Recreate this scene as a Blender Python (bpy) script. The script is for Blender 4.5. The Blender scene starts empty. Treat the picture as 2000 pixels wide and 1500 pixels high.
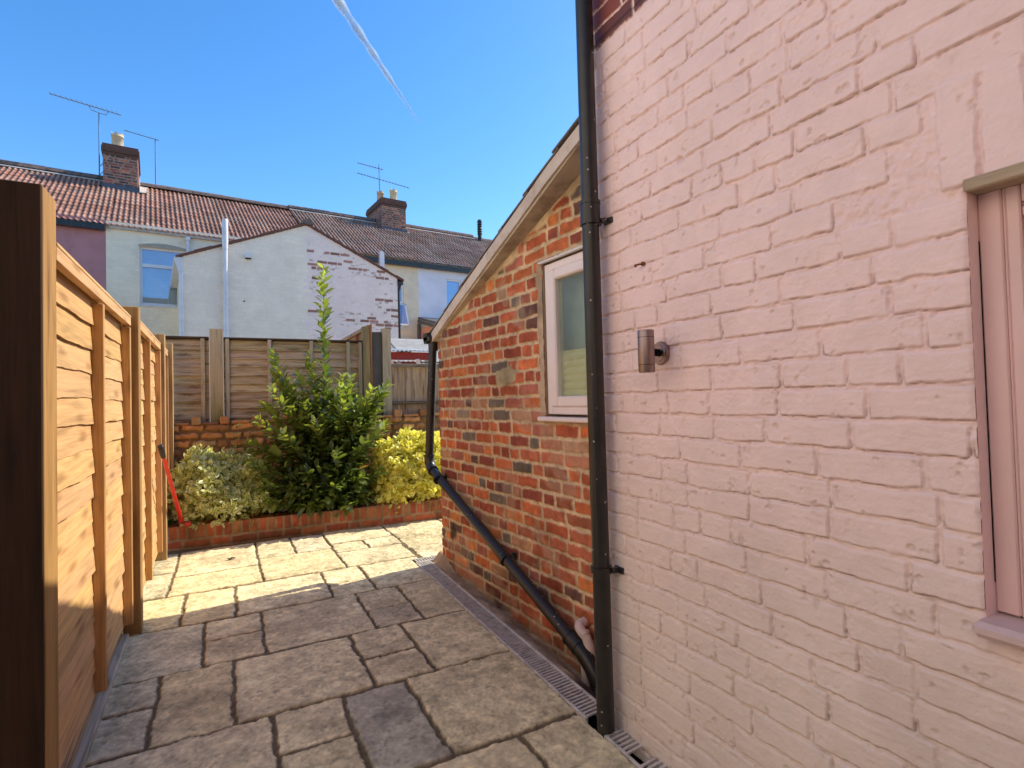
import bpy, math, random
import numpy as np
from mathutils import Vector, Matrix

S = bpy.context.scene
COL = S.collection
# ------------------------------------------------------------------ camera
FPX = 1060.0                      # focal length in pixels of a 2000 px wide picture
EYE = 1.30
cd = bpy.data.cameras.new('camera'); cam = bpy.data.objects.new('camera', cd); COL.objects.link(cam)
cd.sensor_width = 36.0; cd.lens = 36.0*FPX/2000.0; cd.clip_start = 0.05; cd.clip_end = 40000
_p, _r, _y = math.radians(1.40), math.radians(-1.5), math.radians(27.877)
fw = np.array([math.sin(_y)*math.cos(_p), math.cos(_y)*math.cos(_p), math.sin(_p)])
rt = np.array([math.cos(_y), -math.sin(_y), 0.0]); up = np.cross(rt, fw)
rt2 = rt*math.cos(_r)+up*math.sin(_r); up2 = -rt*math.sin(_r)+up*math.cos(_r)
M = Matrix(((rt2[0], up2[0], -fw[0], 0), (rt2[1], up2[1], -fw[1], 0), (rt2[2], up2[2], -fw[2], EYE), (0, 0, 0, 1)))
cam.matrix_world = M
S.camera = cam
# ------------------------------------------------------------------ sky, sun, exposure
SUN = np.array([1.0, 0.15, 0.885]); SUN /= np.linalg.norm(SUN)
SUN_EL = math.asin(SUN[2]); SUN_AZ = math.atan2(SUN[0], SUN[1])
w = bpy.data.worlds.new('World'); S.world = w; w.use_nodes = True
nt = w.node_tree; nt.nodes.clear()
sky = nt.nodes.new('ShaderNodeTexSky'); sky.sky_type = 'NISHITA'; sky.sun_disc = False
sky.sun_elevation = SUN_EL; sky.sun_rotation = SUN_AZ
sky.air_density = 1.0; sky.dust_density = 0.3; sky.ozone_density = 2.5; sky.altitude = 100
bg = nt.nodes.new('ShaderNodeBackground'); bg.inputs['Strength'].default_value = 0.082
wo = nt.nodes.new('ShaderNodeOutputWorld')
hs = nt.nodes.new('ShaderNodeHueSaturation'); hs.inputs['Saturation'].default_value = 1.30; hs.inputs['Hue'].default_value = 0.502
nt.links.new(sky.outputs[0], hs.inputs['Color']); nt.links.new(hs.outputs[0], bg.inputs[0]); nt.links.new(bg.outputs[0], wo.inputs[0])
sd = bpy.data.lights.new('sun', 'SUN'); sd.energy = 1.88; sd.angle = math.radians(0.53); sd.color = (1.0, 0.90, 0.74)
sun = bpy.data.objects.new('sun', sd); COL.objects.link(sun)
sun.rotation_euler = Vector(SUN).to_track_quat('Z', 'Y').to_euler()
S.view_settings.view_transform = 'Standard'; S.view_settings.look = 'None'
S.view_settings.exposure = 1.74; S.view_settings.gamma = 1.0
S.cycles.max_bounces = 8; S.cycles.transparent_max_bounces = 12; S.cycles.diffuse_bounces = 5

# ------------------------------------------------------------------ helpers
rng = np.random.default_rng(11); R = random.Random(5)
def tag(o, label=None, cat=None, group=None, kind=None):
    if label: o['label'] = label
    if cat: o['category'] = cat
    if group: o['group'] = group
    if kind: o['kind'] = kind
    return o
def thing(name, loc, label, cat, group=None):
    o = bpy.data.objects.new(name, None); COL.objects.link(o); o.location = loc
    o.empty_display_size = 0.1
    return tag(o, label, cat, group)
def link(name, me, mat, parent):
    if mat: me.materials.append(mat)
    o = bpy.data.objects.new(name, me); COL.objects.link(o)
    if parent is not None:
        o.parent = parent
        if parent.type == 'EMPTY': o.matrix_parent_inverse = Matrix.Translation(-parent.location)
    return o

class MB:
    """collects world-space pieces of ONE mesh"""
    def __init__(s): s.v = []; s.f = []; s.uv = []; s.c = []; s.sm = []
    def add(s, vs, fs, col=(1, 1, 1), uvs=None, smooth=False):
        b = len(s.v); s.v += [tuple(map(float, p)) for p in vs]; s.c += [col]*len(vs)
        for i, f in enumerate(fs):
            s.f.append([b+k for k in f]); s.sm.append(smooth)
            s.uv.append([uvs[k] for k in f] if uvs is not None else [(0.0, 0.0)]*len(f))
    def obox(s, o, a, b, c, col=(1, 1, 1), bev=0.0, la=0, jit=0.0):
        """box from corner o with edge vectors a,b,c; the wood grain (u) runs along edge number la"""
        o, a, b, c = [np.array(q, float) for q in (o, a, b, c)]
        if np.dot(np.cross(a, b), c) < 0: o = o+c; c = -c
        L = [np.linalg.norm(q) for q in (a, b, c)]; U = [q/l for q, l in zip((a, b, c), L)]
        off = (R.random()*40, R.random()*40)
        oth = [i for i in range(3) if i != la]
        def emit(p8, faces):
            for f in faces:
                P = [p8[k] for k in f]
                n = np.cross(P[1]-P[0], P[2]-P[1])
                uv = []
                ax = max(oth, key=lambda i: -abs(np.dot(n, U[i])))
                for q in P:
                    d = q-o
                    uu = np.dot(d, U[la]); vv = np.dot(d, U[ax])
                    if abs(np.dot(n, U[la])) > 0.8*np.linalg.norm(n): uu = np.dot(d, U[oth[0]])*0.2; vv = np.dot(d, U[oth[1]])
                    uv.append((uu+off[0], vv+off[1]+0.37*ax))
                s.add(P, [list(range(len(P)))], col, uv)
        e = min(bev, min(L)*0.4)
        if e <= 0:
            p = [o, o+a, o+a+b, o+b, o+c, o+a+c, o+a+b+c, o+b+c]
            emit(p, [(0, 3, 2, 1), (4, 5, 6, 7), (0, 1, 5, 4), (1, 2, 6, 5), (2, 3, 7, 6), (3, 0, 4, 7)]); return
        # bevelled box: 24 verts
        pts = {}
        for i in (0, 1):
            for j in (0, 1):
                for k in (0, 1):
                    base = o+a*i+b*j+c*k
                    ia, jb, kc = U[0]*e*(1-2*i), U[1]*e*(1-2*j), U[2]*e*(1-2*k)
                    pts[(i, j, k, 0)] = base+jb+kc; pts[(i, j, k, 1)] = base+ia+kc; pts[(i, j, k, 2)] = base+ia+jb
        keys = list(pts); idx = {k: n for n, k in enumerate(keys)}; P = [pts[k] for k in keys]
        F = []
        for i in (0, 1):
            F.append([(i, 0, 0, 0), (i, 1, 0, 0), (i, 1, 1, 0), (i, 0, 1, 0)]); F.append([(0, i, 0, 1), (1, i, 0, 1), (1, i, 1, 1), (0, i, 1, 1)])
            F.append([(0, 0, i, 2), (1, 0, i, 2), (1, 1, i, 2), (0, 1, i, 2)])
            for j in (0, 1):
                F.append([(i, j, 0, 0), (i, j, 1, 0), (i, j, 1, 1), (i, j, 0, 1)])
                F.append([(i, 0, j, 0), (i, 1, j, 0), (i, 1, j, 2), (i, 0, j, 2)])
                F.append([(0, i, j, 1), (1, i, j, 1), (1, i, j, 2), (0, i, j, 2)])
                for k in (0, 1): F.append([(i, j, k, 0), (i, j, k, 1), (i, j, k, 2)])
        ctr = o+(a+b+c)/2; FF = []
        for f in F:
            f = [idx[q] for q in f]; n = np.cross(P[f[1]]-P[f[0]], P[f[2]]-P[f[1]])
            if np.dot(n, sum(P[q] for q in f)/len(f)-ctr) < 0: f = f[::-1]
            FF.append(f)
        emit(P, FF)
    def box(s, x0, x1, y0, y1, z0, z1, **k):
        s.obox((x0, y0, z0), (x1-x0, 0, 0), (0, y1-y0, 0), (0, 0, z1-z0), **k)
    def tube(s, path, r, n=16, col=(1, 1, 1), caps=True, closed=False):
        path = [np.array(p, float) for p in path]; N = len(path)
        rr = r if hasattr(r, '__len__') else [r]*N
        t0 = path[1]-path[0]; t0 /= np.linalg.norm(t0)
        ref = np.array([0, 0, 1.0]) if abs(t0[2]) < 0.9 else np.array([1.0, 0, 0])
        x = np.cross(t0, ref); x /= np.linalg.norm(x)
        vs = []; uv = []; acc = 0
        for i, p in enumerate(path):
            t = path[min(i+1, N-1)]-path[max(i-1, 0)]; t = t/np.linalg.norm(t)
            x = x-t*np.dot(x, t); x /= np.linalg.norm(x); y = np.cross(t, x)
            if i: acc += np.linalg.norm(p-path[i-1])
            for k in range(n):
                a = 2*math.pi*k/n
                vs.append(p+(x*math.cos(a)+y*math.sin(a))*rr[i]); uv.append((acc, k/n*rr[i]*6.28))
        fs = [[i*n+k, i*n+(k+1) % n, (i+1)*n+(k+1) % n, (i+1)*n+k] for i in range(N-1) for k in range(n)]
        s.add(vs, fs, col, uv, True)
        if caps:
            s.add(vs[:n][::-1], [list(range(n))], col, [(0, 0)]*n); s.add(vs[-n:], [list(range(n))], col, [(0, 0)]*n)
    def quad(s, P, col=(1, 1, 1), uv=None): s.add(P, [list(range(len(P)))], col, uv or [(0, 0)]*len(P))
    def prism(s, poly, d, col=(1, 1, 1), uvf=None):
        """polygon (world points) extruded by vector d"""
        d = np.array(d, float); A = [np.array(p, float) for p in poly]; B = [p+d for p in A]; n = len(A)
        V = A+B; uv = [uvf(p) for p in V] if uvf else [(0, 0)]*(2*n)
        s.add(V, [list(range(n))[::-1], [n+i for i in range(n)]]+[[i, (i+1) % n, n+(i+1) % n, n+i] for i in range(n)], col, uv)
    def build(s, name, mat, parent=None):
        me = bpy.data.meshes.new(name); me.from_pydata(s.v, [], s.f)
        uvl = me.uv_layers.new(name='UVMap'); uvl.data.foreach_set('uv', np.array([c for f in s.uv for c in f], dtype='f').ravel())
        ca = me.color_attributes.new('Col', 'FLOAT_COLOR', 'POINT')
        ca.data.foreach_set('color', np.array([(c[0], c[1], c[2], 1) for c in s.c], dtype='f').ravel())
        me.polygons.foreach_set('use_smooth', s.sm); me.update()
        return link(name, me, mat, parent)

def raw_mesh(name, V, F4, C, mat, parent=None, smooth=True, F3=None):
    me = bpy.data.meshes.new(name)
    n4 = len(F4) if F4 is not None else 0; n3 = len(F3) if F3 is not None else 0
    me.vertices.add(len(V)); me.vertices.foreach_set('co', np.asarray(V, dtype='f').ravel())
    loops = []
    if n4: loops.append(np.asarray(F4).ravel())
    if n3: loops.append(np.asarray(F3).ravel())
    loops = np.concatenate(loops).astype('i')
    me.loops.add(len(loops)); me.loops.foreach_set('vertex_index', loops)
    me.polygons.add(n4+n3)
    st = np.concatenate([np.arange(n4)*4, n4*4+np.arange(n3)*3]).astype('i')
    me.polygons.foreach_set('loop_start', st)
    me.polygons.foreach_set('use_smooth', np.full(n4+n3, smooth))
    me.update(calc_edges=True)
    ca = me.color_attributes.new('Col', 'FLOAT_COLOR', 'POINT')
    cc = np.ones((len(V), 4), dtype='f'); cc[:, :3] = C; ca.data.foreach_set('color', cc.ravel())
    me.validate(); me.update()
    return link(name, me, mat, parent)

# numpy value noise
_T = np.random.default_rng(3).random((256, 256))
def vn(u, v, f, seed=0):
    u = u*f+seed*17.3; v = v*f+seed*7.9
    i = np.floor(u).astype(int); j = np.floor(v).astype(int); a = u-i; b = v-j
    a = a*a*(3-2*a); b = b*b*(3-2*b); i0, i1, j0, j1 = i % 256, (i+1) % 256, j % 256, (j+1) % 256
    return (_T[i0, j0]*(1-a)+_T[i1, j0]*a)*(1-b)+(_T[i0, j1]*(1-a)+_T[i1, j1]*a)*b-0.5
def fbm(u, v, f, o=4, seed=0, g=0.5):
    r = 0; a = 1.0
    for k in range(o): r = r+a*vn(u, v, f*2**k, seed+k); a *= g
    return r
def sstep(a, b, x):
    t = np.clip((x-a)/(b-a), 0, 1); return t*t*(3-2*t)

def relief(u0, u1, v0, v1, step, bricks, mortar_col, depth, edge, radius, warp, seed, mort_noise=0.0015, cvar=0.35, mvar=0.30, line=0.0):
    """raster of a laid surface: bricks = [(u0,u1,v0,v1,colour,dh,rough)] -> U,V,H,C"""
    nu = int((u1-u0)/step)+1; nv = int((v1-v0)/step)+1
    us = np.linspace(u0, u1, nu); vs = np.linspace(v0, v1, nv)
    U, V = np.meshgrid(us, vs)
    H = mort_noise*fbm(U, V, 60, 3, seed+5)*2+0.3*depth*np.clip(fbm(U, V, 9, 2, seed+9), -.5, .7)
    C = np.ones(U.shape+(3,))*np.array(mortar_col)*(1+mvar*fbm(U, V, 30, 3, seed+2))[..., None]
    wu = warp*fbm(U, V, 14, 4, seed+20, 0.65)*1.6; wv = warp*fbm(U, V, 14, 4, seed+30, 0.65)*1.6
    if line > 0: wu = wu+.0016*fbm(U, V, 75, 3, seed+21); wv = wv+.0016*fbm(U, V, 75, 3, seed+31)
    for (a, b, c, d, col, dh, rough) in bricks:
        i0 = max(0, int((a-u0)/step)-1); i1 = min(nu, int((b-u0)/step)+3)
        j0 = max(0, int((c-v0)/step)-1); j1 = min(nv, int((d-v0)/step)+3)
        if i0 >= i1 or j0 >= j1: continue
        sl = (slice(j0, j1), slice(i0, i1))
        uu = U[sl]+wu[sl]; vv = V[sl]+wv[sl]
        qx = np.abs(uu-(a+b)/2)-(b-a)/2+radius; qy = np.abs(vv-(c+d)/2)-(d-c)/2+radius
        sd_ = -(np.hypot(np.maximum(qx, 0), np.maximum(qy, 0))+np.minimum(np.maximum(qx, qy), 0)-radius)
        m = sstep(-edge*0.3, edge, sd_)
        s2 = R.random()*50
        face = depth+dh+rough*fbm(uu+s2, vv, 22, 4, seed+3, 0.6)+R.uniform(-1, 1)*0.008*(uu-(a+b)/2)+R.uniform(-1, 1)*0.02*(vv-(c+d)/2)
        H[sl] = H[sl]*(1-m)+face*m
        cv = np.array(col)*(1+cvar*fbm(uu+s2, vv, 25, 4, seed+7))[..., None]
        mc = sstep(0, edge*0.8, sd_)[..., None]
        C[sl] = C[sl]*(1-mc)+cv*mc
        if line > 0:   # grooves below and beside a brick, their shadow line painted into the colour
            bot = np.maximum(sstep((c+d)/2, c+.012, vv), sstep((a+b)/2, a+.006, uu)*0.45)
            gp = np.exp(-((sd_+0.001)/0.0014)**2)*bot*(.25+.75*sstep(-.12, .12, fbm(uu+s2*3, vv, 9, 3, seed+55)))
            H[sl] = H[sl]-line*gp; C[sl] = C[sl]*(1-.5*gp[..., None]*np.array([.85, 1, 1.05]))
    return U, V, H, np.clip(C, 0.002, 1)
def relief_mesh(name, U, V, H, C, P, mask, mat, parent=None, flip=False):
    """P(U,V,H) -> x,y,z arrays; mask True where kept"""
    x, y, z = P(U, V, H); nv, nu = U.shape
    idx = np.arange(nv*nu).reshape(nv, nu)
    q = np.stack([idx[:-1, :-1], idx[:-1, 1:], idx[1:, 1:], idx[1:, :-1]], -1).reshape(-1, 4)
    if flip: q = q[:, ::-1]
    if mask is not None:
        mk = mask.ravel(); q = q[mk[q].all(1)]
    used = np.unique(q); rem = -np.ones(nv*nu, int); rem[used] = np.arange(len(used))
    return raw_mesh(name, np.stack([x.ravel(), y.ravel(), z.ravel()], 1)[used], rem[q], C.reshape(-1, 3)[used], mat, parent)
def bond(u0, u1, v0, course, n, L, joint, colf, kind='mix', seed=0, jit=0.004, dh=0.0015, rough=0.0012):
    r = random.Random(seed); out = []
    for k in range(n):
        va = v0+k*course+joint/2; vb = v0+(k+1)*course-joint/2
        hdr = (kind == 'garden' and k % 4 == 0) or kind == 'header'
        ln = L/2 if hdr else L
        u = u0-r.random()*0.04-(L*0.5 if k % 2 else L*0.25)
        while u < u1:
            l2 = ln
            q = r.random()
            if kind in ('mix', 'stretch') and q < (0.36 if kind == 'mix' else 0.17): l2 = L/2
            elif q > 0.94: l2 = L*0.75
            j = joint*0.5*(0.8+0.5*r.random())
            out.append((u+j, u+l2-j, va+r.uniform(-1, 1)*jit*0.5, vb+r.uniform(-1, 1)*jit*0.5, colf(r, (u+l2/2), (va+vb)/2), r.uniform(-1, 1)*dh, rough*(0.5+1.2*r.random())))
            u += l2
    return out

# ------------------------------------------------------------------ materials
def nodes(m):
    m.use_nodes = True; t = m.node_tree; t.nodes.clear()
    o = t.nodes.new('ShaderNodeOutputMaterial'); b = t.nodes.new('ShaderNodeBsdfPrincipled'); t.links.new(b.outputs[0], o.inputs[0])
    return t, b, o
def N(t, kind, **k):
    n = t.nodes.new(kind)
    for a, v in k.items():
        if a in n.inputs: n.inputs[a].default_value = v
        else: setattr(n, a, v)
    return n
def mulcol(t, a, b):
    m = N(t, 'ShaderNodeMix', data_type='RGBA', blend_type='MULTIPLY'); m.inputs[0].default_value = 1
    t.links.new(a, m.inputs[6]); t.links.new(b, m.inputs[7]); return m.outputs[2]
def ramp(t, fac, stops):
    r = N(t, 'ShaderNodeValToRGB'); e = r.color_ramp.elements
    while len(e) < len(stops): e.new(0.5)
    for q, (p, c) in zip(e, stops): q.position = p; q.color = (c[0], c[1], c[2], 1)
    t.links.new(fac, r.inputs[0]); return r.outputs[0]
def mat_attr(name, rough=0.85, bscale=120, bump=0.3, bdist=0.002, vscale=8, vamt=0.2, spec=0.3, tint=(1, 1, 1), b2=None):
    m = bpy.data.materials.new(name); t, b, o = nodes(m)
    at = N(t, 'ShaderNodeVertexColor', layer_name='Col'); tc = N(t, 'ShaderNodeTexCoord')
    n1 = N(t, 'ShaderNodeTexNoise', Scale=vscale, Detail=6.0, Roughness=0.6); t.links.new(tc.outputs['Object'], n1.inputs['Vector'])
    v = ramp(t, n1.outputs[0], [(0.3, [c*(1-vamt) for c in tint]), (0.7, [c*(1+vamt) for c in tint])])
    t.links.new(mulcol(t, at.outputs[0], v), b.inputs['Base Color'])
    b.inputs['Roughness'].default_value = rough; b.inputs['Specular IOR Level'].default_value = spec
    n2 = N(t, 'ShaderNodeTexNoise', Scale=bscale, Detail=5.0, Roughness=0.65); t.links.new(tc.outputs['Object'], n2.inputs['Vector'])
    h = n2.outputs[0]
    if b2:
        n3 = N(t, 'ShaderNodeTexNoise', Scale=b2, Detail=4.0, Roughness=0.6, Distortion=0.6); t.links.new(tc.outputs['Object'], n3.inputs['Vector'])
        ad = N(t, 'ShaderNodeMath', operation='MULTIPLY_ADD'); ad.inputs[1].default_value = 2.0
        t.links.new(n3.outputs[0], ad.inputs[0]); t.links.new(h, ad.inputs[2]); h = ad.outputs[0]
    bp = N(t, 'ShaderNodeBump', Strength=bump, Distance=bdist); t.links.new(h, bp.inputs['Height']); t.links.new(bp.outputs[0], b.inputs['Normal'])
    return m
def mat_plain(name, col, rough=0.5, metal=0.0, spec=0.5, nscale=6, namt=0.12, bump=0.15, bscale=60, dirt=None, bdist=0.001):
    m = bpy.data.materials.new(name); t, b, o = nodes(m)
    tc = N(t, 'ShaderNodeTexCoord'); n1 = N(t, 'ShaderNodeTexNoise', Scale=nscale, Detail=7.0, Roughness=0.65); t.links.new(tc.outputs['Object'], n1.inputs['Vector'])
    d = dirt or [c*(1-namt*1.6) for c in col]
    t.links.new(ramp(t, n1.outputs[0], [(0.32, d), (0.5, col), (0.75, [min(1, c*(1+namt)) for c in col])]), b.inputs['Base Color'])
    b.inputs['Roughness'].default_value = rough; b.inputs['Metallic'].default_value = metal; b.inputs['Specular IOR Level'].default_value = spec
    n2 = N(t, 'ShaderNodeTexNoise', Scale=bscale, Detail=4.0); t.links.new(tc.outputs['Object'], n2.inputs['Vector'])
    bp = N(t, 'ShaderNodeBump', Strength=bump, Distance=bdist); t.links.new(n2.outputs[0], bp.inputs['Height']); t.links.new(bp.outputs[0], b.inputs['Normal'])
    return m
def mat_wood(name, rough=0.75, contrast=0.35, knots=0.55, bump=0.35, kscale=(2.6, 11), grey=0.0, spec=0.25):
    """colour attribute times grain that runs along U (metres)"""
    m = bpy.data.materials.new(name); t, b, o = nodes(m)
    at = N(t, 'ShaderNodeVertexColor', layer_name='Col'); uv = N(t, 'ShaderNodeUVMap', uv_map='UVMap')
    mp = N(t, 'ShaderNodeMapping'); mp.inputs['Scale'].default_value = (1.6, 26, 1); t.links.new(uv.outputs[0], mp.inputs[0])
    g = N(t, 'ShaderNodeTexNoise', Scale=1.0, Detail=8.0, Roughness=0.62, Distortion=1.3); t.links.new(mp.outputs[0], g.inputs['Vector'])
    c1 = ramp(t, g.outputs[0], [(0.28, [1-contrast*1.5]*3), (0.5, [1-contrast*0.2]*3), (0.72, [1+contrast*0.5]*3)])
    mp2 = N(t, 'ShaderNodeMapping'); mp2.inputs['Scale'].default_value = (3, 120, 1); t.links.new(uv.outputs[0], mp2.inputs[0])
    g2 = N(t, 'ShaderNodeTexNoise', Scale=1.0, Detail=4.0, Roughness=0.6); t.links.new(mp2.outputs[0], g2.inputs['Vector'])
    c2 = ramp(t, g2.outputs[0], [(0.3, [0.84]*3), (0.7, [1.08]*3)])
    mp3 = N(t, 'ShaderNodeMapping'); mp3.inputs['Scale'].default_value = (kscale[0], kscale[1], 1); t.links.new(uv.outputs[0], mp3.inputs[0])
    vo = N(t, 'ShaderNodeTexVoronoi', Scale=1.0, voronoi_dimensions='2D'); t.links.new(mp3.outputs[0], vo.inputs['Vector'])
    c3 = ramp(t, vo.outputs['Distance'], [(0.06, (1-knots, 1-knots*1.15, 1-knots*1.3)), (0.13, (1-knots*.5, 1-knots*.6, 1-knots*.7)), (0.22, (1, 1, 1))])
    c = mulcol(t, mulcol(t, mulcol(t, at.outputs[0], c1), c2), c3)
    t.links.new(c, b.inputs['Base Color']); b.inputs['Roughness'].default_value = rough; b.inputs['Specular IOR Level'].default_value = spec
    bp = N(t, 'ShaderNodeBump', Strength=bump, Distance=0.002)
    ad = N(t, 'ShaderNodeMath', operation='ADD'); t.links.new(g.outputs[0], ad.inputs[0]); t.links.new(g2.outputs[0], ad.inputs[1])
    t.links.new(ad.outputs[0], bp.inputs['Height']); t.links.new(bp.outputs[0], b.inputs['Normal'])
    return m
def mat_paintbrick(name, col, crack=0.22, bump=0.25, dirt=0.09, rough=0.8, bw=0.235, bh=0.078):
    """painted brickwork seen from afar: UV in metres"""
    m = bpy.data.materials.new(name); t, b, o = nodes(m)
    uv = N(t, 'ShaderNodeUVMap', uv_map='UVMap'); tc = N(t, 'ShaderNodeTexCoord')
    nz = N(t, 'ShaderNodeTexNoise', Scale=5.0, Detail=3.0); t.links.new(uv.outputs[0], nz.inputs['Vector'])
    ws = N(t, 'ShaderNodeVectorMath', operation='SCALE'); ws.inputs['Scale'].default_value = 0.02; t.links.new(nz.outputs[1], ws.inputs[0])
    wa = N(t, 'ShaderNodeVectorMath', operation='ADD'); t.links.new(uv.outputs[0], wa.inputs[0]); t.links.new(ws.outputs[0], wa.inputs[1])
    br = N(t, 'ShaderNodeTexBrick', Scale=1.0); br.inputs['Brick Width'].default_value = bw; br.inputs['Row Height'].default_value = bh
    br.inputs['Mortar Size'].default_value = 0.006; br.inputs['Mortar Smooth'].default_value = 0.6
    br.inputs['Color1'].default_value = (1, 1, 1, 1); br.inputs['Color2'].default_value = (.93, .93, .93, 1); br.inputs['Mortar'].default_value = (1-crack*.4,)*3+(1,)
    t.links.new(wa.outputs[0], br.inputs['Vector'])
    n1 = N(t, 'ShaderNodeTexNoise', Scale=1.3, Detail=8.0, Roughness=0.7); t.links.new(tc.outputs['Object'], n1.inputs['Vector'])
    v = ramp(t, n1.outputs[0], [(0.3, [c*(1-dirt*2) for c in col]), (0.5, col), (0.7, [min(1, c*(1+dirt*.4)) for c in col])])
    t.links.new(mulcol(t, br.outputs[0], v), b.inputs['Base Color']); b.inputs['Roughness'].default_value = rough; b.inputs['Specular IOR Level'].default_value = .2
    bp = N(t, 'ShaderNodeBump', Strength=bump, Distance=0.01, invert=True); t.links.new(br.outputs['Fac'], bp.inputs['Height']); t.links.new(bp.outputs[0], b.inputs['Normal'])
    return m
def mat_leaf(name, rough=0.4, spec=0.5, trans=0.35, ttint=(1.3, 1.3, 0.5)):
    m = bpy.data.materials.new(name); t, b, o = nodes(m)
    at = N(t, 'ShaderNodeVertexColor', layer_name='Col')
    t.links.new(at.outputs[0], b.inputs['Base Color']); b.inputs['Roughness'].default_value = rough; b.inputs['Specular IOR Level'].default_value = spec
    tr = N(t, 'ShaderNodeBsdfTranslucent'); mc = N(t, 'ShaderNodeMix', data_type='RGBA', blend_type='MULTIPLY'); mc.inputs[0].default_value = 1
    t.links.new(at.outputs[0], mc.inputs[6]); mc.inputs[7].default_value = ttint+(1,); t.links.new(mc.outputs[2], tr.inputs[0])
    mx = N(t, 'ShaderNodeMixShader'); mx.inputs[0].default_value = trans
    t.links.new(b.outputs[0], mx.inputs[1]); t.links.new(tr.outputs[0], mx.inputs[2]); t.links.new(mx.outputs[0], o.inputs[0])
    return m
def mat_glass(name, col=(0.03, 0.05, 0.07), rough=0.03):
    m = bpy.data.materials.new(name); t, b, o = nodes(m)
    b.inputs['Base Color'].default_value = col+(1,); b.inputs['Roughness'].default_value = rough; b.inputs['Specular IOR Level'].default_value = 1.0; b.inputs['IOR'].default_value = 1.8
    tc = N(t, 'ShaderNodeTexCoord'); n = N(t, 'ShaderNodeTexNoise', Scale=2.0, Detail=1.0); t.links.new(tc.outputs['Object'], n.inputs['Vector'])
    bp = N(t, 'ShaderNodeBump', Strength=0.05, Distance=0.01); t.links.new(n.outputs[0], bp.inputs['Height']); t.links.new(bp.outputs[0], b.inputs['Normal'])
    return m

M_brick = mat_attr('brickwork', 0.9, 170, 0.45, 0.003, 14, 0.18, 0.2, b2=45)
M_pink = mat_attr('pink_masonry_paint', 0.5, 230, 0.55, 0.0018, 2.2, 0.06, 0.4, b2=55)
M_slab = mat_attr('riven_stone', 0.8, 200, 0.5, 0.0025, 5, 0.16, 0.25, b2=40)
M_fenceN = mat_wood('new_fence_wood', 0.7, 0.26, 0.34, 0.4, (2.2, 9))
M_fenceO = mat_wood('weathered_fence_wood', 0.85, 0.42, 0.45, 0.6, (2.0, 10))
M_post = mat_wood('post_wood', 0.75, 0.30, 0.3, 0.4, (1.0, 12))
M_black = mat_plain('black_plastic', (0.022, 0.021, 0.019), 0.36, 0, 0.5, 9, 0.3, 0.08, 40)
t = M_black.node_tree; b = [n for n in t.nodes if n.type == 'BSDF_PRINCIPLED'][0]; base_ = b.inputs['Base Color'].links[0].from_socket
tc = N(t, 'ShaderNodeTexCoord'); vo = N(t, 'ShaderNodeTexVoronoi', Scale=26.0); t.links.new(tc.outputs['Object'], vo.inputs['Vector'])
sp_ = ramp(t, vo.outputs['Distance'], [(0.075, (1, 1, 1)), (0.095, (0, 0, 0))]); mx = N(t, 'ShaderNodeMix', data_type='RGBA'); t.links.new(sp_, mx.inputs[0]); t.links.new(base_, mx.inputs[6]); mx.inputs[7].default_value = (.55, .45, .42, 1); t.links.new(mx.outputs[2], b.inputs['Base Color'])
M_white = mat_plain('white_plastic', (0.80, 0.78, 0.76), 0.35, 0, 0.5, 4, 0.05, 0.03)
M_pinkframe = mat_plain('pink_tinted_frame', (0.90, 0.79, 0.76), 0.35, 0, 0.5, 3, 0.04, 0.03)
M_wp = mat_plain('white_painted_pipe', (0.70, 0.70, 0.72), 0.4, 0, 0.5, 6, 0.08, 0.05)
M_steel = mat_plain('brushed_steel', (0.33, 0.25, 0.23), 0.42, 1.0, 0.5, 30, 0.10, 0.1, 200)
M_conc = mat_attr('concrete', 0.9, 150, 0.5, 0.003, 6, 0.2, 0.2, b2=40)
M_grate = mat_plain('galvanised_grate', (0.62, 0.58, 0.53), 0.5, 0.1, 0.5, 20, 0.25, 0.2, 100)
M_dark = mat_plain('dark_void', (0.01, 0.009, 0.008), 0.95, 0, 0.1)
M_soil = mat_plain('dark_soil', (0.035, 0.024, 0.016), 0.95, 0, 0.1, 25, 0.4, 1.0, 40, bdist=0.02)
M_tile = mat_attr('clay_tiles', 0.75, 60, 0.3, 0.004, 5, 0.16, 0.25)
M_glass = mat_glass('window_glass')

# ------------------------------------------------------------------ ground
mb = MB(); g = 6000.0
mb.quad([(-g, -g, -0.30), (g, -g, -0.30), (g, g, -0.30), (-g, g, -0.30)])
gm = mat_plain('garden_earth', (0.48, 0.41, 0.28), 0.95, 0, 0.1, 1.5, 0.3, 0.6, 12, bdist=0.02)
tag(mb.build('ground', gm), 'bare earth round the houses and gardens', kind='structure')

# ------------------------------------------------------------------ patio paving (one riven stone surface)
J = 0.0075
rowsY = [0.02, 0.65, 1.275, 1.895, 2.52, 3.155, 3.79, 4.42, 5.05, 5.68, 6.3]
def slabcol(r, x, y, kind=None):
    k = kind or r.choice(['buff', 'buff', 'buff2', 'gold', 'greyish'])
    base = dict(buff=(.80, .68, .40), buff2=(.77, .65, .385), gold=(.78, .65, .36), greyish=(.72, .62, .40), grey=(.47, .43, .31), cool=(.76, .67, .43))[k]
    f = 0.93+0.14*r.random()
    return tuple(c*f for c in base)
rs = random.Random(9)
slabs = []
def slab(x0, x1, y0, y1, kind=None):
    slabs.append((x0+J, x1-J, y0+J, y1-J, slabcol(rs, x0, y0, kind), rs.uniform(-.0012, .0012), 0.0042*(0.7+0.6*rs.random())))
Y = rowsY
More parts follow.
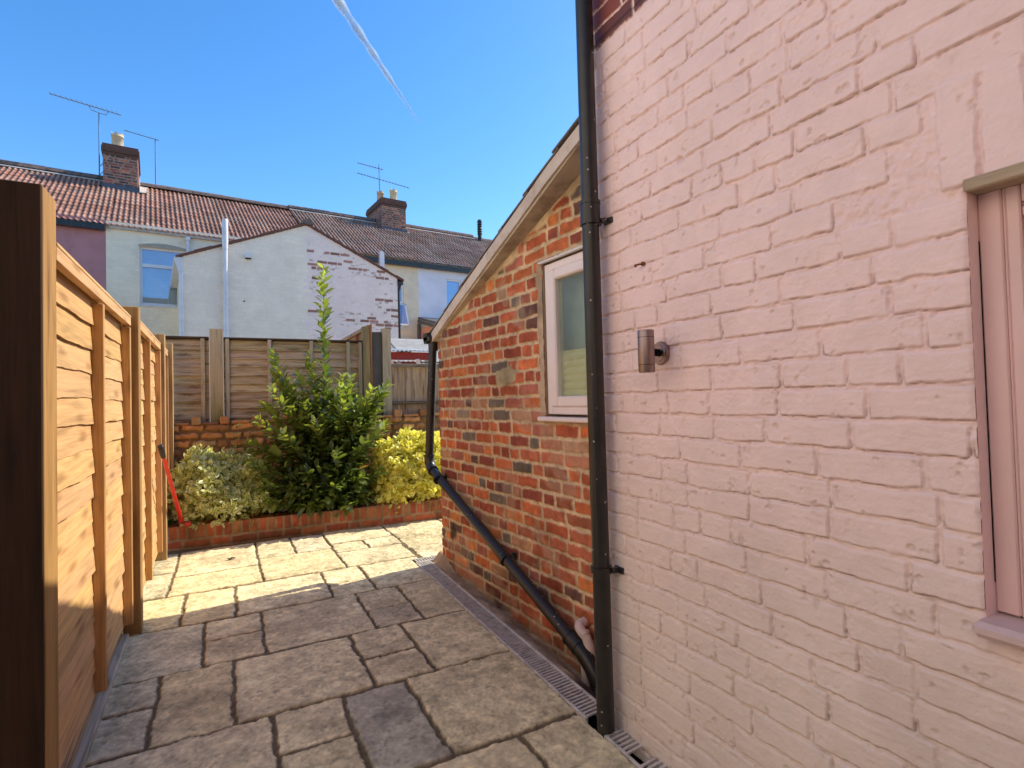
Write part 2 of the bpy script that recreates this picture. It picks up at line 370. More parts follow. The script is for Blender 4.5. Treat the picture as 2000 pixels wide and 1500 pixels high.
# rows read off the patio, near to far
slab(-.9, -.3, Y[0], Y[1]); slab(-.3, .3, Y[0], Y[1]); slab(.3, .9, Y[0], Y[1]); slab(.9, 1.4, Y[0], Y[1])
slab(-.9, .0, Y[1], Y[2]); slab(.0, .6, Y[1], Y[2]); slab(.6, 1.4, Y[1], Y[2])
slab(-.9, -.15, Y[2], Y[3]); slab(-.15, .43, Y[2], Y[3]); slab(.43, .985, Y[2], Y[3], 'buff2'); slab(.985, 1.40, Y[2], Y[3], 'buff2')
slab(-.9, .155, Y[3], Y[4], 'buff2'); slab(.155, .44, 2.22, Y[4], 'buff'); slab(.155, .44, Y[3], 2.22, 'buff'); slab(.44, .725, Y[3], Y[4], 'grey'); slab(.725, 1.40, Y[3], Y[4], 'buff')
slab(-.9, -.285, 2.855, Y[5], 'cool'); slab(-.9, -.285, Y[4], 2.855, 'cool'); slab(-.285, .02, Y[4], Y[5], 'gold'); slab(.02, .595, Y[4], Y[5], 'buff'); slab(.595, .885, Y[4], 2.815, 'buff2'); slab(.595, .885, 2.815, Y[5], 'buff2'); slab(.885, 1.40, Y[4], Y[5], 'buff2')
slab(-.9, -.12, Y[5], Y[6], 'cool'); slab(-.12, .178, 3.475, Y[6], 'buff2'); slab(-.12, .178, Y[5], 3.475, 'buff2'); slab(.178, .758, Y[5], Y[6], 'buff2'); slab(.758, 1.043, Y[5], 3.445, 'greyish'); slab(.758, 1.043, 3.445, Y[6], 'buff2'); slab(1.043, 1.40, Y[5], Y[6], 'buff2')
slab(-.9, -.255, Y[6], Y[7], 'gold'); slab(-.255, .045, Y[6], Y[7], 'gold'); slab(.045, .63, Y[6], Y[7], 'buff'); slab(.63, .915, Y[6], 4.08, 'buff'); slab(.63, .915, 4.08, Y[7], 'buff'); slab(.915, 1.40, Y[6], Y[7], 'buff')
slab(-.9, -.37, Y[7], Y[8], 'cool'); slab(-.37, .23, Y[7], 4.90, 'gold'); slab(-.37, .23, 4.90, Y[9], 'buff'); slab(-.9, -.37, Y[8], Y[9], 'cool')
slab(.23, .83, Y[7], 5.08, 'gold'); slab(.23, .53, 5.08, Y[9], 'buff'); slab(.53, .83, 5.08, Y[9], 'greyish')
slab(.83, 1.40, Y[7], 4.90, 'buff'); slab(.83, 1.12, 4.90, 5.2, 'buff'); slab(1.12, 1.42, 4.90, 5.2, 'buff'); slab(.83, 1.42, 5.2, 5.8, 'buff')
slab(1.42, 2.02, 4.36, 4.72, 'buff'); slab(1.42, 2.02, 4.72, 5.3, 'gold'); slab(1.42, 2.02, 5.3, 5.9); slab(2.02, 2.7, 4.36, 5.0); slab(2.02, 2.7, 5.0, 5.9)
GX0, GX1, GY0, GY1 = -0.62, 2.6, 0.5, 5.95
U, V, H, C = relief(GX0, GX1, GY0, GY1, 0.0055, slabs, (.17, .125, .07), 0.011, 0.0075, 0.010, 0.0085, 40, 0.002)
# riven ridges and pits of the split stone
top = sstep(0.005, 0.0095, H)
riv = np.abs(fbm(U*0.7+V*0.3, V*1.2-U*0.2, 5, 4, 61, 0.55))
H = H+top*(-0.010*np.clip(0.16-riv, 0, 1)*0.9+0.0016*fbm(U, V, 45, 3, 62)-0.0022*sstep(0.24, 0.34, fbm(U, V, 62, 3, 66)))
blotch = sstep(0.02, 0.30, fbm(U, V, 2.7, 4, 63))[..., None]*top[..., None]
C = C*(1-blotch*0.52)+C*np.array([.90, .86, .86])*blotch*0.52*0.66
C = C*(1-0.16*(sstep(0.12, 0.30, fbm(U, V, 16, 4, 65))*top)[..., None])
C = C*(1+0.16*fbm(U, V, 9, 3, 64)[..., None])*(1+0.30*fbm(U, V, 70, 3, 67, .7)[..., None])
C = C*(1-0.22*(sstep(.24, .34, fbm(U, V, 62, 3, 66))*top)[..., None])
C = np.clip(C, .01, 1)
leftd = sstep(-0.15, -0.55, U)[..., None]; C = C*(1-leftd)+C*np.array([.93, .93, .88])*leftd
drx = lambda y: 1.264+(y-1.797)*0.0257               # left edge of the drain channel
keep = (U < drx(V)-0.002) | (V > 4.335)
P = lambda u, v, h: (u, v, h-0.011)
o = relief_mesh('patio_paving', U, V, H, C, P, keep, M_slab)
tag(o, 'riven buff stone slabs laid in a random pattern', kind='structure')

# ------------------------------------------------------------------ lean-to wall frame of reference
A_ = math.radians(-3.56); LD = np.array([math.sin(A_), math.cos(A_), 0.0]); LN = np.array([-math.cos(A_), math.sin(A_), 0.0])  # LD: away along wall, LN: out to the yard
LP0 = np.array([1.52, 4.15, 0.0])
def LT(s, n, z):     # s metres back from the far corner towards the viewer, n out of the wall
    p = LP0-LD*s+LN*n; return (p[0], p[1], z)
def LTa(s, n, z):
    return LP0[0]-LD[0]*s+LN[0]*n, LP0[1]-LD[1]*s+LN[1]*n, z
def s_of_Y(y): return (4.15-y)/math.cos(A_)
vz = lambda s: np.interp(s, [-.3, .08, .70, 1.18, 1.48, 1.80, 2.10, 2.6], [1.762, 1.905, 2.132, 2.297, 2.402, 2.512, 2.600, 2.77])             # top of the verge above position s

# mortar bench between the drain and the lean-to wall
nu, nv = 40, 330
uu, vv = np.meshgrid(np.linspace(0, 1, nu), np.linspace(1.80, 4.22, nv))
xl = drx(vv)+0.118; xr = 1.52+(4.15-vv)*0.0622
X = xl+(xr+0.02-xl)*uu
zb = np.interp(vv, [1.8, 2.05, 2.3, 2.6, 3.5, 3.9, 4.1, 4.22], [-.26, -.26, -.18, -.13, -.065, -.03, 0.06, 0.075])
zt = -0.004+(zb+0.004)*sstep(0.0, 1.0, uu)+0.018*fbm(X, vv, 12, 4, 5)*sstep(0, .3, uu)+0.008*fbm(X, vv, 50, 3, 8)*sstep(0, .2, uu)
zt = zt+0.03*np.clip(fbm(X, vv, 5, 2, 3), -.5, .5)*sstep(.2, .8, uu)
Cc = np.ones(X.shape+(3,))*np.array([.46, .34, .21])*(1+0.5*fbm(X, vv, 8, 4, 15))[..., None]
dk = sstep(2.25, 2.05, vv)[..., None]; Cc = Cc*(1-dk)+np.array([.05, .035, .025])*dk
idx = np.arange(nu*nv).reshape(nv, nu); q = np.stack([idx[:-1, :-1], idx[:-1, 1:], idx[1:, 1:], idx[1:, :-1]], -1).reshape(-1, 4)
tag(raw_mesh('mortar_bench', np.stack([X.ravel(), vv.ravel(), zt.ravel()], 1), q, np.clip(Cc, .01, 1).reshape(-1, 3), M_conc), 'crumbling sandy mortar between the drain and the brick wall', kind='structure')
# strip of ground beside the pink wall
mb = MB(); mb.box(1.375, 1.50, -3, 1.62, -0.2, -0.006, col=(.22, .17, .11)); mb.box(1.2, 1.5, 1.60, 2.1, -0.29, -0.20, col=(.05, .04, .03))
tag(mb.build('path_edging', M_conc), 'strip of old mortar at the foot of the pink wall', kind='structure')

# ------------------------------------------------------------------ lean-to
PAL = [((.50, .135, .055), 5), ((.42, .105, .05), 5), ((.33, .080, .045), 5), ((.24, .062, .042), 3), ((.15, .07, .055), 2.4), ((.17, .125, .10), 1.4), ((.60, .19, .065), 2), ((.42, .21, .12), 1.2), ((.36, .12, .085), 3)]
def pick(r, pal):
    t = sum(w_ for _, w_ in pal); x = r.random()*t
    for c, w_ in pal:
        x -= w_
        if x <= 0: return c
    return pal[0][0]
def leancol(r, u, v):
    c = np.array(pick(r, PAL))*np.array([1.02, 1.10, 1.08])
    if u > 1.15 and v < 1.15 and r.random() < 0.6: c = np.array(pick(r, [((.40, .13, .07), 3), ((.32, .11, .06), 3), ((.48, .15, .08), 2), ((.6, .17, .07), .6)]))
    return tuple(c*(0.85+0.35*r.random()))
lean = thing('brick_outhouse', (2.6, 3.0, 0), 'red brick lean-to outhouse with a sloping roof between the pink wall and the flower bed', 'outhouse')
SW0, SW1, WZ0, WZ1 = s_of_Y(2.645), s_of_Y(1.98), 1.190, 2.062     # window opening
S_END = s_of_Y(1.70)
br = bond(-0.02, S_END, -0.346, 0.0785, 40, 0.228, 0.0155, leancol, 'mix', 21, 0.005, 0.0030, 0.0034)
U, V, H, C = relief(0, S_END, -0.30, 2.80, 0.0058, br, (.58, .45, .29), 0.009, 0.006, 0.009, 0.0062, 70, 0.003)
# cement wedge under the verge, mortar patch, cement strip beside the window, crumbled foot
MC = np.array([.60, .48, .31])
def patch(m, h, colr):
    global H, C
    m = np.clip(m, 0, 1); H = H*(1-m)+h*m
    C = C*(1-m[..., None])+np.array(colr)*(1+0.3*fbm(U, V, 18, 4, 33))[..., None]*m[..., None]
dv = (vz(U)-0.075)-V
patch(sstep(0.050+0.08*fbm(U, V, 6, 3, 50), 0.025+0.08*fbm(U, V, 6, 3, 50), dv), 0.012+0.004*fbm(U, V, 20, 3, 4), MC)
patch(sstep(0.135, 0.11, np.abs(U-1.07)+0.05*fbm(U, V, 9, 3, 2))*sstep(0.055, 0.04, np.abs(V-1.43)+0.05*fbm(U, V, 12, 3, 12)), 0.010+0.004*fbm(U, V, 30, 3, 4), (.44, .36, .22))
patch(sstep(0.034, 0.022, np.abs(U-(SW0-0.028))+0.02*fbm(U, V, 14, 3, 9))*sstep(1.15, 1.25, V)*sstep(2.1, 2.02, V), 0.011+0.004*fbm(U, V, 30, 3, 4), (.46, .35, .24))
foot = sstep(0.07, -0.10, V+0.20*fbm(U, V, 5, 3, 77)+0.09*np.clip(U-.15, 0, 2)); patch(foot*0.85, 0.012+0.012*fbm(U, V, 9, 4, 5), (.33, .24, .15))
blk = sstep(0.10, 0.05, np.hypot(U-0.20, (V-0.27)*1.3)+0.10*fbm(U, V, 12, 4, 91)); patch(blk*0.9, 0.002, (.05, .04, .035))
soot = sstep(0.0, 0.35, fbm(U, V, 2.2, 4, 29))[..., None]; C = C*(1-0.34*soot)
eff = sstep(0.18, 0.32, fbm(U, V, 5, 3, 129))[..., None]; C = C*(1-.35*eff)+np.array([.45, .34, .24])*.35*eff
# rounded far corner
cr = sstep(0.012, 0.0, U); H = H-0.012*cr; C = C*(1+.22*sstep(.9, 1.5, U)[..., None]*np.array([1, .95, .9]))  # near end of the wall brightened in colour to offset the shade there
keep = (V < vz(U)-0.07) & ~((U > SW0) & (U < SW1) & (V > WZ0) & (V < WZ1))
o = relief_mesh('brick_wall', U, V, H, np.clip(C, .01, 1), lambda u, v, h: LTa(u, h-0.010, v), keep, M_brick, lean, flip=True)
# rest of the lean-to body: end wall and inner core
mb = MB()
bcol = (.36, .12, .07)
def LTn(s, n, z): return np.array(LT(s, n, z))
# end wall (faces the flower bed) with proper thickness, far from the lens: brick relief too
br = bond(0, 2.6, -0.346, 0.0785, 29, 0.228, 0.013, leancol, 'mix', 22, 0.005, 0.003, 0.003)
U2, V2, H2, C2 = relief(0, 2.6, -0.30, 1.83, 0.012, br, (.44, .335, .215), 0.009, 0.012, 0.008, 0.004, 71, 0.003)
o = relief_mesh('end_wall', U2, V2, H2, C2, lambda u, v, h: (1.52+0.012+u*math.cos(A_), 4.15+(h-0.01)+u*math.sin(-A_), v), None, M_brick, lean)
# window reveals and inner face
for (a, b_) in (((SW0, WZ0), (SW0, WZ1)), ((SW0, WZ1), (SW1, WZ1)), ((SW0, WZ0), (SW1, WZ0))):
    p = [LTn(a[0], -0.002, a[1]), LTn(b_[0], -0.002, b_[1]), LTn(b_[0], -0.12, b_[1]), LTn(a[0], -0.12, a[1])]
    mb.quad(p, (.40, .30, .20))
mb.build('window_reveal', M_conc, lean)
mb = MB()   # dark room behind
mb.prism([LTn(0.10, -0.12, -0.3), LTn(S_END, -0.12, -0.3), LTn(S_END, -0.12, 2.5), LTn(0.10, -0.12, 1.8)], -LN*0.004, (.05, .05, .05))
# window: frame, sash, pane, sill
win = thing('window', LT((SW0+SW1)/2, 0, WZ0), None, None); win.parent = lean
win.matrix_parent_inverse = Matrix.Translation(-lean.location)
for k in ('label', 'category'):
    if k in win: del win[k]
def lframe(mb, s0, s1, z0, z1, w_, n0, n1, bev=0.004):
    d = -LD
    mb.obox(LTn(s0, n0, z0), d*(w_), LN*(n1-n0), (0, 0, z1-z0), bev=bev); mb.obox(LTn(s1-w_, n0, z0), d*w_, LN*(n1-n0), (0, 0, z1-z0), bev=bev)
    mb.obox(LTn(s0+w_, n0, z0), d*(s1-s0-2*w_), LN*(n1-n0), (0, 0, w_), bev=bev); mb.obox(LTn(s0+w_, n0, z1-w_), d*(s1-s0-2*w_), LN*(n1-n0), (0, 0, w_), bev=bev)
mb = MB(); lframe(mb, SW0+0.004, SW1, WZ0+0.008, WZ1-0.012, 0.042, -0.075, -0.012); o1 = mb.build('frame', M_pinkframe, win)
mb = MB(); lframe(mb, SW0+0.050, SW1-0.046, WZ0+0.050, WZ1-0.054, 0.058, -0.062, -0.002, 0.008); mb.build('sash', M_pinkframe, win)
fg = bpy.data.materials.new('frosted_glass'); t, b, oo = nodes(fg)
tc = N(t, 'ShaderNodeTexCoord')
n0 = N(t, 'ShaderNodeTexNoise', Scale=3.0, Detail=4.0); t.links.new(tc.outputs['Object'], n0.inputs['Vector'])
t.links.new(ramp(t, n0.outputs[0], [(.35, (.26, .31, .28)), (.65, (.42, .47, .42))]), b.inputs['Base Color']); b.inputs['Roughness'].default_value = 0.16; b.inputs['Specular IOR Level'].default_value = .8
nn = N(t, 'ShaderNodeTexNoise', Scale=90.0, Detail=3.0); t.links.new(tc.outputs['Object'], nn.inputs['Vector'])
bp = N(t, 'ShaderNodeBump', Strength=0.30, Distance=0.002); t.links.new(nn.outputs[0], bp.inputs['Height']); t.links.new(bp.outputs[0], b.inputs['Normal'])
tp = N(t, 'ShaderNodeBsdfTransparent'); tp.inputs[0].default_value = (.95, 1, .95, 1); mx = N(t, 'ShaderNodeMixShader'); mx.inputs[0].default_value = .76
t.links.new(b.outputs[0], mx.inputs[1]); t.links.new(tp.outputs[0], mx.inputs[2]); t.links.new(mx.outputs[0], oo.inputs[0])
mb = MB(); mb.obox(LTn(SW0+0.10, -0.036, WZ0+0.10), -LD*(SW1-SW0-0.19), LN*0.006, (0, 0, WZ1-WZ0-0.20)); mb.build('pane', fg, win)
mb = MB(); mb.obox(LTn(SW0-0.03, -0.10, WZ0-0.030), -LD*(SW1-SW0+0.06), LN*0.145, (0, 0, 0.026), bev=0.006); mb.build('window_sill', M_pinkframe, lean)
mb = MB()   # pleated cream blind behind the glass
s0b, s1b = SW0+0.09, SW1-0.05
nb = 60
zs = np.linspace(WZ0+0.06, WZ0+0.36, nb); n_ = -0.058+0.010*np.abs(np.sin(np.arange(nb)*math.pi/8))
for k in range(nb-1):
    mb.quad([LTn(s0b, n_[k], zs[k]), LTn(s1b, n_[k], zs[k]), LTn(s1b, n_[k+1], zs[k+1]), LTn(s0b, n_[k+1], zs[k+1])])
mb.build('blind', mat_plain('cream_fabric', (.98, .88, .55), 0.9), win)
mb = MB(); mb.obox(LTn(SW0-.02, -0.14, WZ0-.02), -LD*(SW1-SW0+.04), LN*0.01, (0, 0, 1.0)); mb.build('backing', mat_plain('grey_room_wall', (.50, .56, .50), 0.9), win)
mb = MB(); mb.obox(LTn(SW0-0.02, -0.006, WZ1-0.004), -LD*(SW1-SW0+0.04), LN*0.022, (0, 0, 0.010)); mb.build('flashing_strip', M_white, lean)
# verge board, soffit, roof
vb = mat_plain('verge_board', (.64, .55, .47), 0.8, 0, .3, 5, 0.15, 0.4, 40, dirt=(.42, .34, .26))
XV = 1.497
def vpt(s, x, dz):  # point on the verge line
    y = 4.15-s*math.cos(A_); return np.array([x, y, vz(s)+dz])
mb = MB(); sa, sb = -0.075, S_END+0.02
ns = 14
for k in range(ns):
    a = sa+(sb-sa)*k/ns; b_ = sa+(sb-sa)*(k+1)/ns
    w0 = 0.002*math.sin(k*1.7); w1 = 0.002*math.sin((k+1)*1.7)
    mb.prism([vpt(a, XV+w0, -0.080), vpt(b_, XV+w1, -0.080), vpt(b_, XV+w1, -0.004), vpt(a, XV+w0, -0.004)], (0.014, 0, 0))
mb.build('verge_board', vb, lean)
mb = MB(); mb.prism([vpt(sa, XV+.014, -0.079), vpt(sb, XV+.014, -0.079), vpt(sb, XV+.25, -0.079), vpt(sa, XV+.25, -0.079)], (0, 0, 0.02)); mb.build('soffit', mat_plain('grey_board', (.52, .46, .37), 0.9, 0, .2, 6, 0.25), lean)
mb = MB(); tr = random.Random(4)
for k in range(8):   # courses of slates seen edge on
    a = sa-0.03+(sb-sa+.05)*k/8; b_ = sa-0.03+(sb-sa+.05)*(k+1)/8+0.05
    lift = 0.012; ex = tr.uniform(-.010, .002)
    mb.prism([vpt(a, XV-0.012-ex, lift), vpt(b_, XV-0.012-ex, 0.0), vpt(b_, 3.9, 0.0), vpt(a, 3.9, lift)], (0, 0, 0.009), (.20, .18, .17))
mb.build('roof', mat_attr('slate', 0.7, 60, 0.4, 0.003), lean)
# gutter along the eave
mb = MB(); gy = 4.275; gz = 1.800
pts = [(-.055, .045), (-.052, .0), (-.03, -.04), (.03, -.04), (.052, .0), (.055, .045), (.049, .045), (.046, .0), (.027, -.034), (-.027, -.034), (-.046, .0), (-.049, .045)]
mb.prism([(1.47, gy+a, gz+b_) for a, b_ in pts], (2.4, 0, 0)); mb.prism([(1.462, gy+a, gz+b_) for a, b_ in pts[:6]], (0.010, 0, 0))
gt = mb.build('gutter', M_black); tag(gt, 'black plastic gutter along the low eave of the brick outhouse', 'gutter')

# sloping rainwater pipe
dp = thing('drainpipe', (1.5, 4.24, 0), 'black drainpipe running diagonally down the brick outhouse wall', 'drainpipe')
def arc(p0, p1, p2, n=7, k=0.5):
    p0, p1, p2 = [np.array(p, float) for p in (p0, p1, p2)]
    return [(1-t)**2*p0+2*t*(1-t)*p1+t*t*p2 for t in np.linspace(0, 1, n)]
PX_, PY_ = 1.525, 4.255
top_ = np.array([PX_, PY_, 1.80]); e1 = np.array([1.483, 4.235, 0.80])
d0 = np.array([1.452, 4.085, 0.70]); d1 = np.array([1.566, 2.262, 0.010])
dd = (d1-d0)/np.linalg.norm(d1-d0)
c0_ = d0-dd*0.165; c0_[0] = 1.462; mb = MB(); mb.tube([top_, c0_+np.array([0, 0, .05])], 0.034, 20); mb.build('pipe', M_black, dp); mb = MB(); mb.tube([c0_+dd*.05, d1-dd*0.02], 0.034, 20); mb.build('pipe', M_black, dp)
mb = MB(); mb.tube(arc(c0_+np.array([0, 0, .085]), c0_, c0_+dd*0.085), 0.040, 20); mb.tube([c0_+np.array([0, 0, .075]), c0_+np.array([0, 0, .092])], .0435, 20); mb.tube([c0_+dd*.075, c0_+dd*.092], .0435, 20); mb.build('elbow', M_black, dp)
d2 = np.array([1.573, 2.165, -0.10])
mb = MB(); mb.tube([d1-dd*0.13, d1-dd*0.05], 0.0415, 20); mb.tube([d1-dd*0.135, d1-dd*0.12], 0.044, 20); mb.tube([d1-dd*0.06, d1-dd*0.045], 0.044, 20)
mb.tube(arc(d1-dd*0.06, d1+dd*0.07, d2, 9), 0.040, 20); mb.build('elbow', M_black, dp)
for f_ in (0.035, 0.585):
    c_ = d0+(d1-d0)*f_; mb = MB()
    mb.tube([c_-dd*0.010, c_+dd*0.010], 0.0385, 24); wl = c_-LN*0.058
    mb.obox(c_-LN*0.03+np.array([0, 0, .012])-LD*.012, LD*0.024, -LN*0.036, (0, 0, 0.008)); mb.obox(wl+LN*-.008-LD*.02+np.array([0, 0, -.012]), LD*0.04, LN*0.006, (0, 0, 0.05), bev=.002); mb.build('bracket', M_black, dp)
mb = MB()   # hopper outlet
mb.obox((1.462, 4.205, 1.770), (0.135, 0, 0), (0, 0.12, 0), (0, 0, 0.052), bev=0.012); mb.tube([(PX_, PY_, 1.70), (PX_, PY_, 1.775)], 0.041, 20); mb.build('outlet', M_black, dp)

# white waste pipe
WQ = 2.345
wp = thing('waste_pipe', (1.6, 2.25, 0), 'short white waste pipe coming out of the brick wall behind the black drainpipes', 'pipe')
mb = MB(); q0 = np.array(LT(s_of_Y(WQ), -0.03, .135)); q1 = np.array(LT(s_of_Y(WQ), 0.045, .128)); 
mb.tube([q0]+arc(q1-LN*0.02, q1+LN*0.02, np.array([q1[0]+.004, q1[1]-.06, .085]), 6)+[np.array([q1[0]+.006, q1[1]-.085, .045]), np.array([q1[0]+.01, q1[1]-.10, -.05])], 0.025, 16)
q3 = np.array([1.588, 2.290, 0.0]); mb.tube([q3, q3+np.array([0, 0, -.28])], 0.024, 16)
mb.tube([q1+np.array([0, -.045, -.022]), q1+np.array([.002, -.056, -.034])], 0.0275, 16); mb.build('pipe', mat_plain('pinkish_white_plastic', (.70, .56, .50), .4), wp)
mb = MB(); mb.tube([np.array(LT(s_of_Y(WQ), -0.004, .145)), np.array(LT(s_of_Y(WQ), 0.004, .145))], [0.045, 0.038], 14, (.35, .11, .04)); mb.build('hole_rim', M_conc, wp)

# ------------------------------------------------------------------ pink wing
XP = 1.347; PYE = 1.800; WYE, WB, WT = 0.537, 0.835, 1.700      # window jamb, sill, head
wing = thing('painted_house_wing', (3.5, -0.8, 0), 'pink painted brick wing of the house with bare red brick above the paint', 'house')
def pinkcol(r, u, v):
    if v > 2.722: return tuple(np.array(pick(r, [((.26, .07, .05), 3), ((.17, .055, .045), 2), ((.36, .10, .05), 1)])))
    return (.95, .725, .69)
br = bond(0.28, 1.78, -0.0956, 0.0777, 42, 0.240, 0.0100, pinkcol, 'stretch', 31, 0.003, 0.0014, 0.0010)
# keep real bond near the window, tall soldiers over the window head
br = [b_ for b_ in br if not (b_[0] < 0.60 and b_[2] > WT-0.01 and b_[3] < 1.99)]
for k in range(5): br.append((0.585-0.076*(k+1)+.004, 0.585-0.076*k-.004, WT+0.012, 1.935, (.95, .725, .69), 0.0022, 0.0012))
PU0, PU1, PV0, PV1 = 0.30, PYE, -0.06, 3.05
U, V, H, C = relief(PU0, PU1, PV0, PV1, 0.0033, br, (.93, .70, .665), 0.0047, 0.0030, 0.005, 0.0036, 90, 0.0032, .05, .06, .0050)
pm = V < 2.722+0.006*fbm(U, V, 15, 3, 8)
# paint: thick smears in the joints, chips and pits, hairline gaps under the bricks
H = H+np.where(pm, 0.0009*fbm(U, V, 30, 5, 97, 0.65)+0.0010*fbm(U*0.4, V*1.6, 55, 4, 98, 0.65)+0.0012*fbm(U*.3, V*1.2, 9, 3, 198), 0)
H = H-np.where(pm, 0.0016*sstep(0.24, 0.27, fbm(U, V, 8, 5, 197, 0.6)), 0)
pits = sstep(0.46, 0.52, fbm(U, V*1.0, 31, 3, 101)); H = H-0.004*pits*pm
fy = (V+0.0956) % 0.0777
gapm = np.exp(-((fy-0.0695+0.003*fbm(U, V, 20, 2, 7))/0.0016)**2)*sstep(0.06, 0.26, fbm(U, V*0.5, 5.5, 4, 105)); 
gap2 = np.exp(-((fy-0.0705+0.004*fbm(U, V, 20, 2, 7))/0.0014)**2)*0
gapm = np.exp(-((np.minimum(fy, 0.0777-fy)-0.003+0.004*fbm(U, V, 16, 3, 7))/0.0018)**2)*(fy < 0.02)*sstep(0.06, 0.24, fbm(U, V*0.5, 5.5, 4, 105))

C = np.where(pm[..., None], C*(1-0.12*pits[..., None]), C)
lowm = sstep(1.5, 0.1, V)[..., None]      # less pink, beiger tone towards the ground
C = np.where(pm[..., None], C*(1-lowm)+C*np.array([.86, .985, .93])*lowm, C)
dirtm = (sstep(0.05, 0.3, fbm(U, V, 3.0, 4, 111))*sstep(1.2, 0.2, V))[..., None]; C = np.where(pm[..., None], C*(1-.12*dirtm), C)
C = np.where(pm[..., None], C, C*np.array([1, .95, .9]))
line = np.exp(-((V-2.728)/0.006)**2)[..., None]; C = C*(1-.7*line)
rnd = 0.05*(1-np.sqrt(np.clip(1-np.clip((U-(PYE-0.05))/0.05, 0, 1)**2, 0, 1))); rnd2 = 0.03*(1-np.sqrt(np.clip(1-np.clip(((WYE+0.012)-U)/0.012, 0, 1)**2, 0, 1)))*((V > WB-.02) & (V < WT))*0.25
H = H-rnd-rnd2
keep = ~((U < WYE) & (V > WB-0.03) & (V < WT))
o = relief_mesh('painted_wall', U, V, H, np.clip(C, .01, 1), lambda u, v, h: (XP+0.006-h, u, v), keep, M_pink, wing, flip=True)
mb = MB(); pc = (.95, .725, .69); rc = (.24, .075, .05)
xa, xb = XP+0.004, XP+0.25
mb.box(xa, xb, -3.0, 0.30, -0.3, WB-0.03, col=pc); mb.box(xa, xb, -3.0, -0.45, WB-0.03, WT, col=pc); mb.box(xa, xb, -3.0, 0.30, WT, 2.72, col=pc)
mb.build('painted_wall', M_pink, wing)
mb = MB(); mb.box(xa, xb, -3.0, 0.30, 2.72, 5.3, col=rc); mb.box(xa, xb, 0.30, PYE-0.05, 3.05, 5.3, col=rc); mb.box(XP+0.05, 6.0, PYE-0.19, PYE-0.002, -0.3, 5.3, col=rc)
mb.build('brick_wall', M_brick, wing)
mb = MB(); mb.quad([(XP+0.006, WYE, WB-0.04), (XP+0.006, WYE, WT), (XP+0.14, WYE, WT), (XP+0.14, WYE, WB-0.04)], (.95, .725, .69))
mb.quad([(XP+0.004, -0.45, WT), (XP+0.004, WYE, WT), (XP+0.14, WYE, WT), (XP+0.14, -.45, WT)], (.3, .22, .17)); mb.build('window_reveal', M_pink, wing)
mb = MB(); mb.prism([(XP-0.3, -3.1, 5.25), (XP-.3, PYE+.2, 5.25), (3.7, PYE+.2, 6.9), (3.7, -3.1, 6.9)], (0, 0, .08), (.10, .09, .09)); mb.prism([(7.0, -3.1, 5.25), (7.0, PYE+.2, 5.25), (3.7, PYE+.2, 6.9), (3.7, -3.1, 6.9)], (0, 0, .08), (.10, .09, .09))
mb.build('roof', M_tile, wing)
w2 = thing('window', (XP+0.05, 0.1, WB), None, None); w2.parent = wing; w2.matrix_parent_inverse = Matrix.Translation(-wing.location)
for k in ('label', 'category'):
    if k in w2: del w2[k]
mf = mat_plain('dusky_pink_frame', (.80, .55, .52), 0.4, 0, .5, 3, .05, .03)
mb = MB(); fx = XP+0.048
for (a, b_, x0, x1) in ((0.0, 0.040, 0.0, .05), (0.040, 0.045, 0.003, .05), (0.045, 0.069, 0.0015, .05), (0.069, 0.0702, 0.010, .05)):
    mb.box(fx+x0, fx+x1, WYE-b_, WYE-a-0.0005, WB+0.0, WT-0.002, bev=0.003)
    mb.box(fx+x0, fx+x1, -0.45, WYE-0.071, WB+a, WB+b_-.0005, bev=0.003); mb.box(fx+x0, fx+x1, -0.45, WYE-0.071, WT-b_, WT-a-.0025, bev=0.003)
mb.build('frame', mf, w2)
mb = MB(); mb.box(fx-.001, fx+.0005, WYE-.0018, WYE-.0005, WB+.06, WT-.10); mb.build('gap', M_dark, w2)
pm_ = mat_plain('pink_reflection_pane', (.88, .62, .59), 0.25, 0, .6, 2, .06, .05)  # pink reflection put into the base colour of the pane
mb = MB(); mb.box(fx+0.03, fx+0.036, -0.45, WYE-0.068, WB+.06, WT-.06); mb.build('pane', pm_, w2)
mb = MB(); mb.box(XP-0.036, XP+0.10, -0.5, WYE+0.012, WB-0.036, WB-0.004, bev=0.010); mb.build('window_sill', mat_plain('pink_painted_sill', (.66, .50, .48), 0.45), wing)
mb = MB(); mb.box(XP-0.006, XP+0.09, -0.5, WYE+0.002, WT-0.004, WT+0.022, col=(.50, .40, .28), la=1, bev=.003); mb.build('lintel', M_post, wing)

# vertical black downpipe at the corner
vp = thing('downpipe', (1.300, 1.745, 0), 'tall black downpipe standing at the corner of the pink wall', 'downpipe')
px, py = 1.292, 1.737
mb = MB(); mb.tube([(px, py, -0.12), (px, py+.002, 1.2), (px-.004, py, 5.25)], 0.034, 28); mb.build('pipe', M_black, vp)
mb = MB(); mb.tube([(px-.002, py, 1.975), (px-.002, py, 2.06)], 0.0395, 28); mb.tube([(px-.002, py, 2.055), (px-.002, py, 2.068)], 0.0415, 28); mb.build('socket', M_black, vp)
for zc in (1.985, 0.620):
    mb = MB(); mb.tube([(px, py, zc-.011), (px, py, zc+.011)], 0.042, 28); mb.box(px+.02, XP-0.001, py-.050, py-.030, zc-.010, zc+.010, bev=.003); mb.box(XP-.008, XP+.004, py-.070, py-.02, zc-.012, zc+.012, bev=.003); mb.build('bracket', M_black, vp)

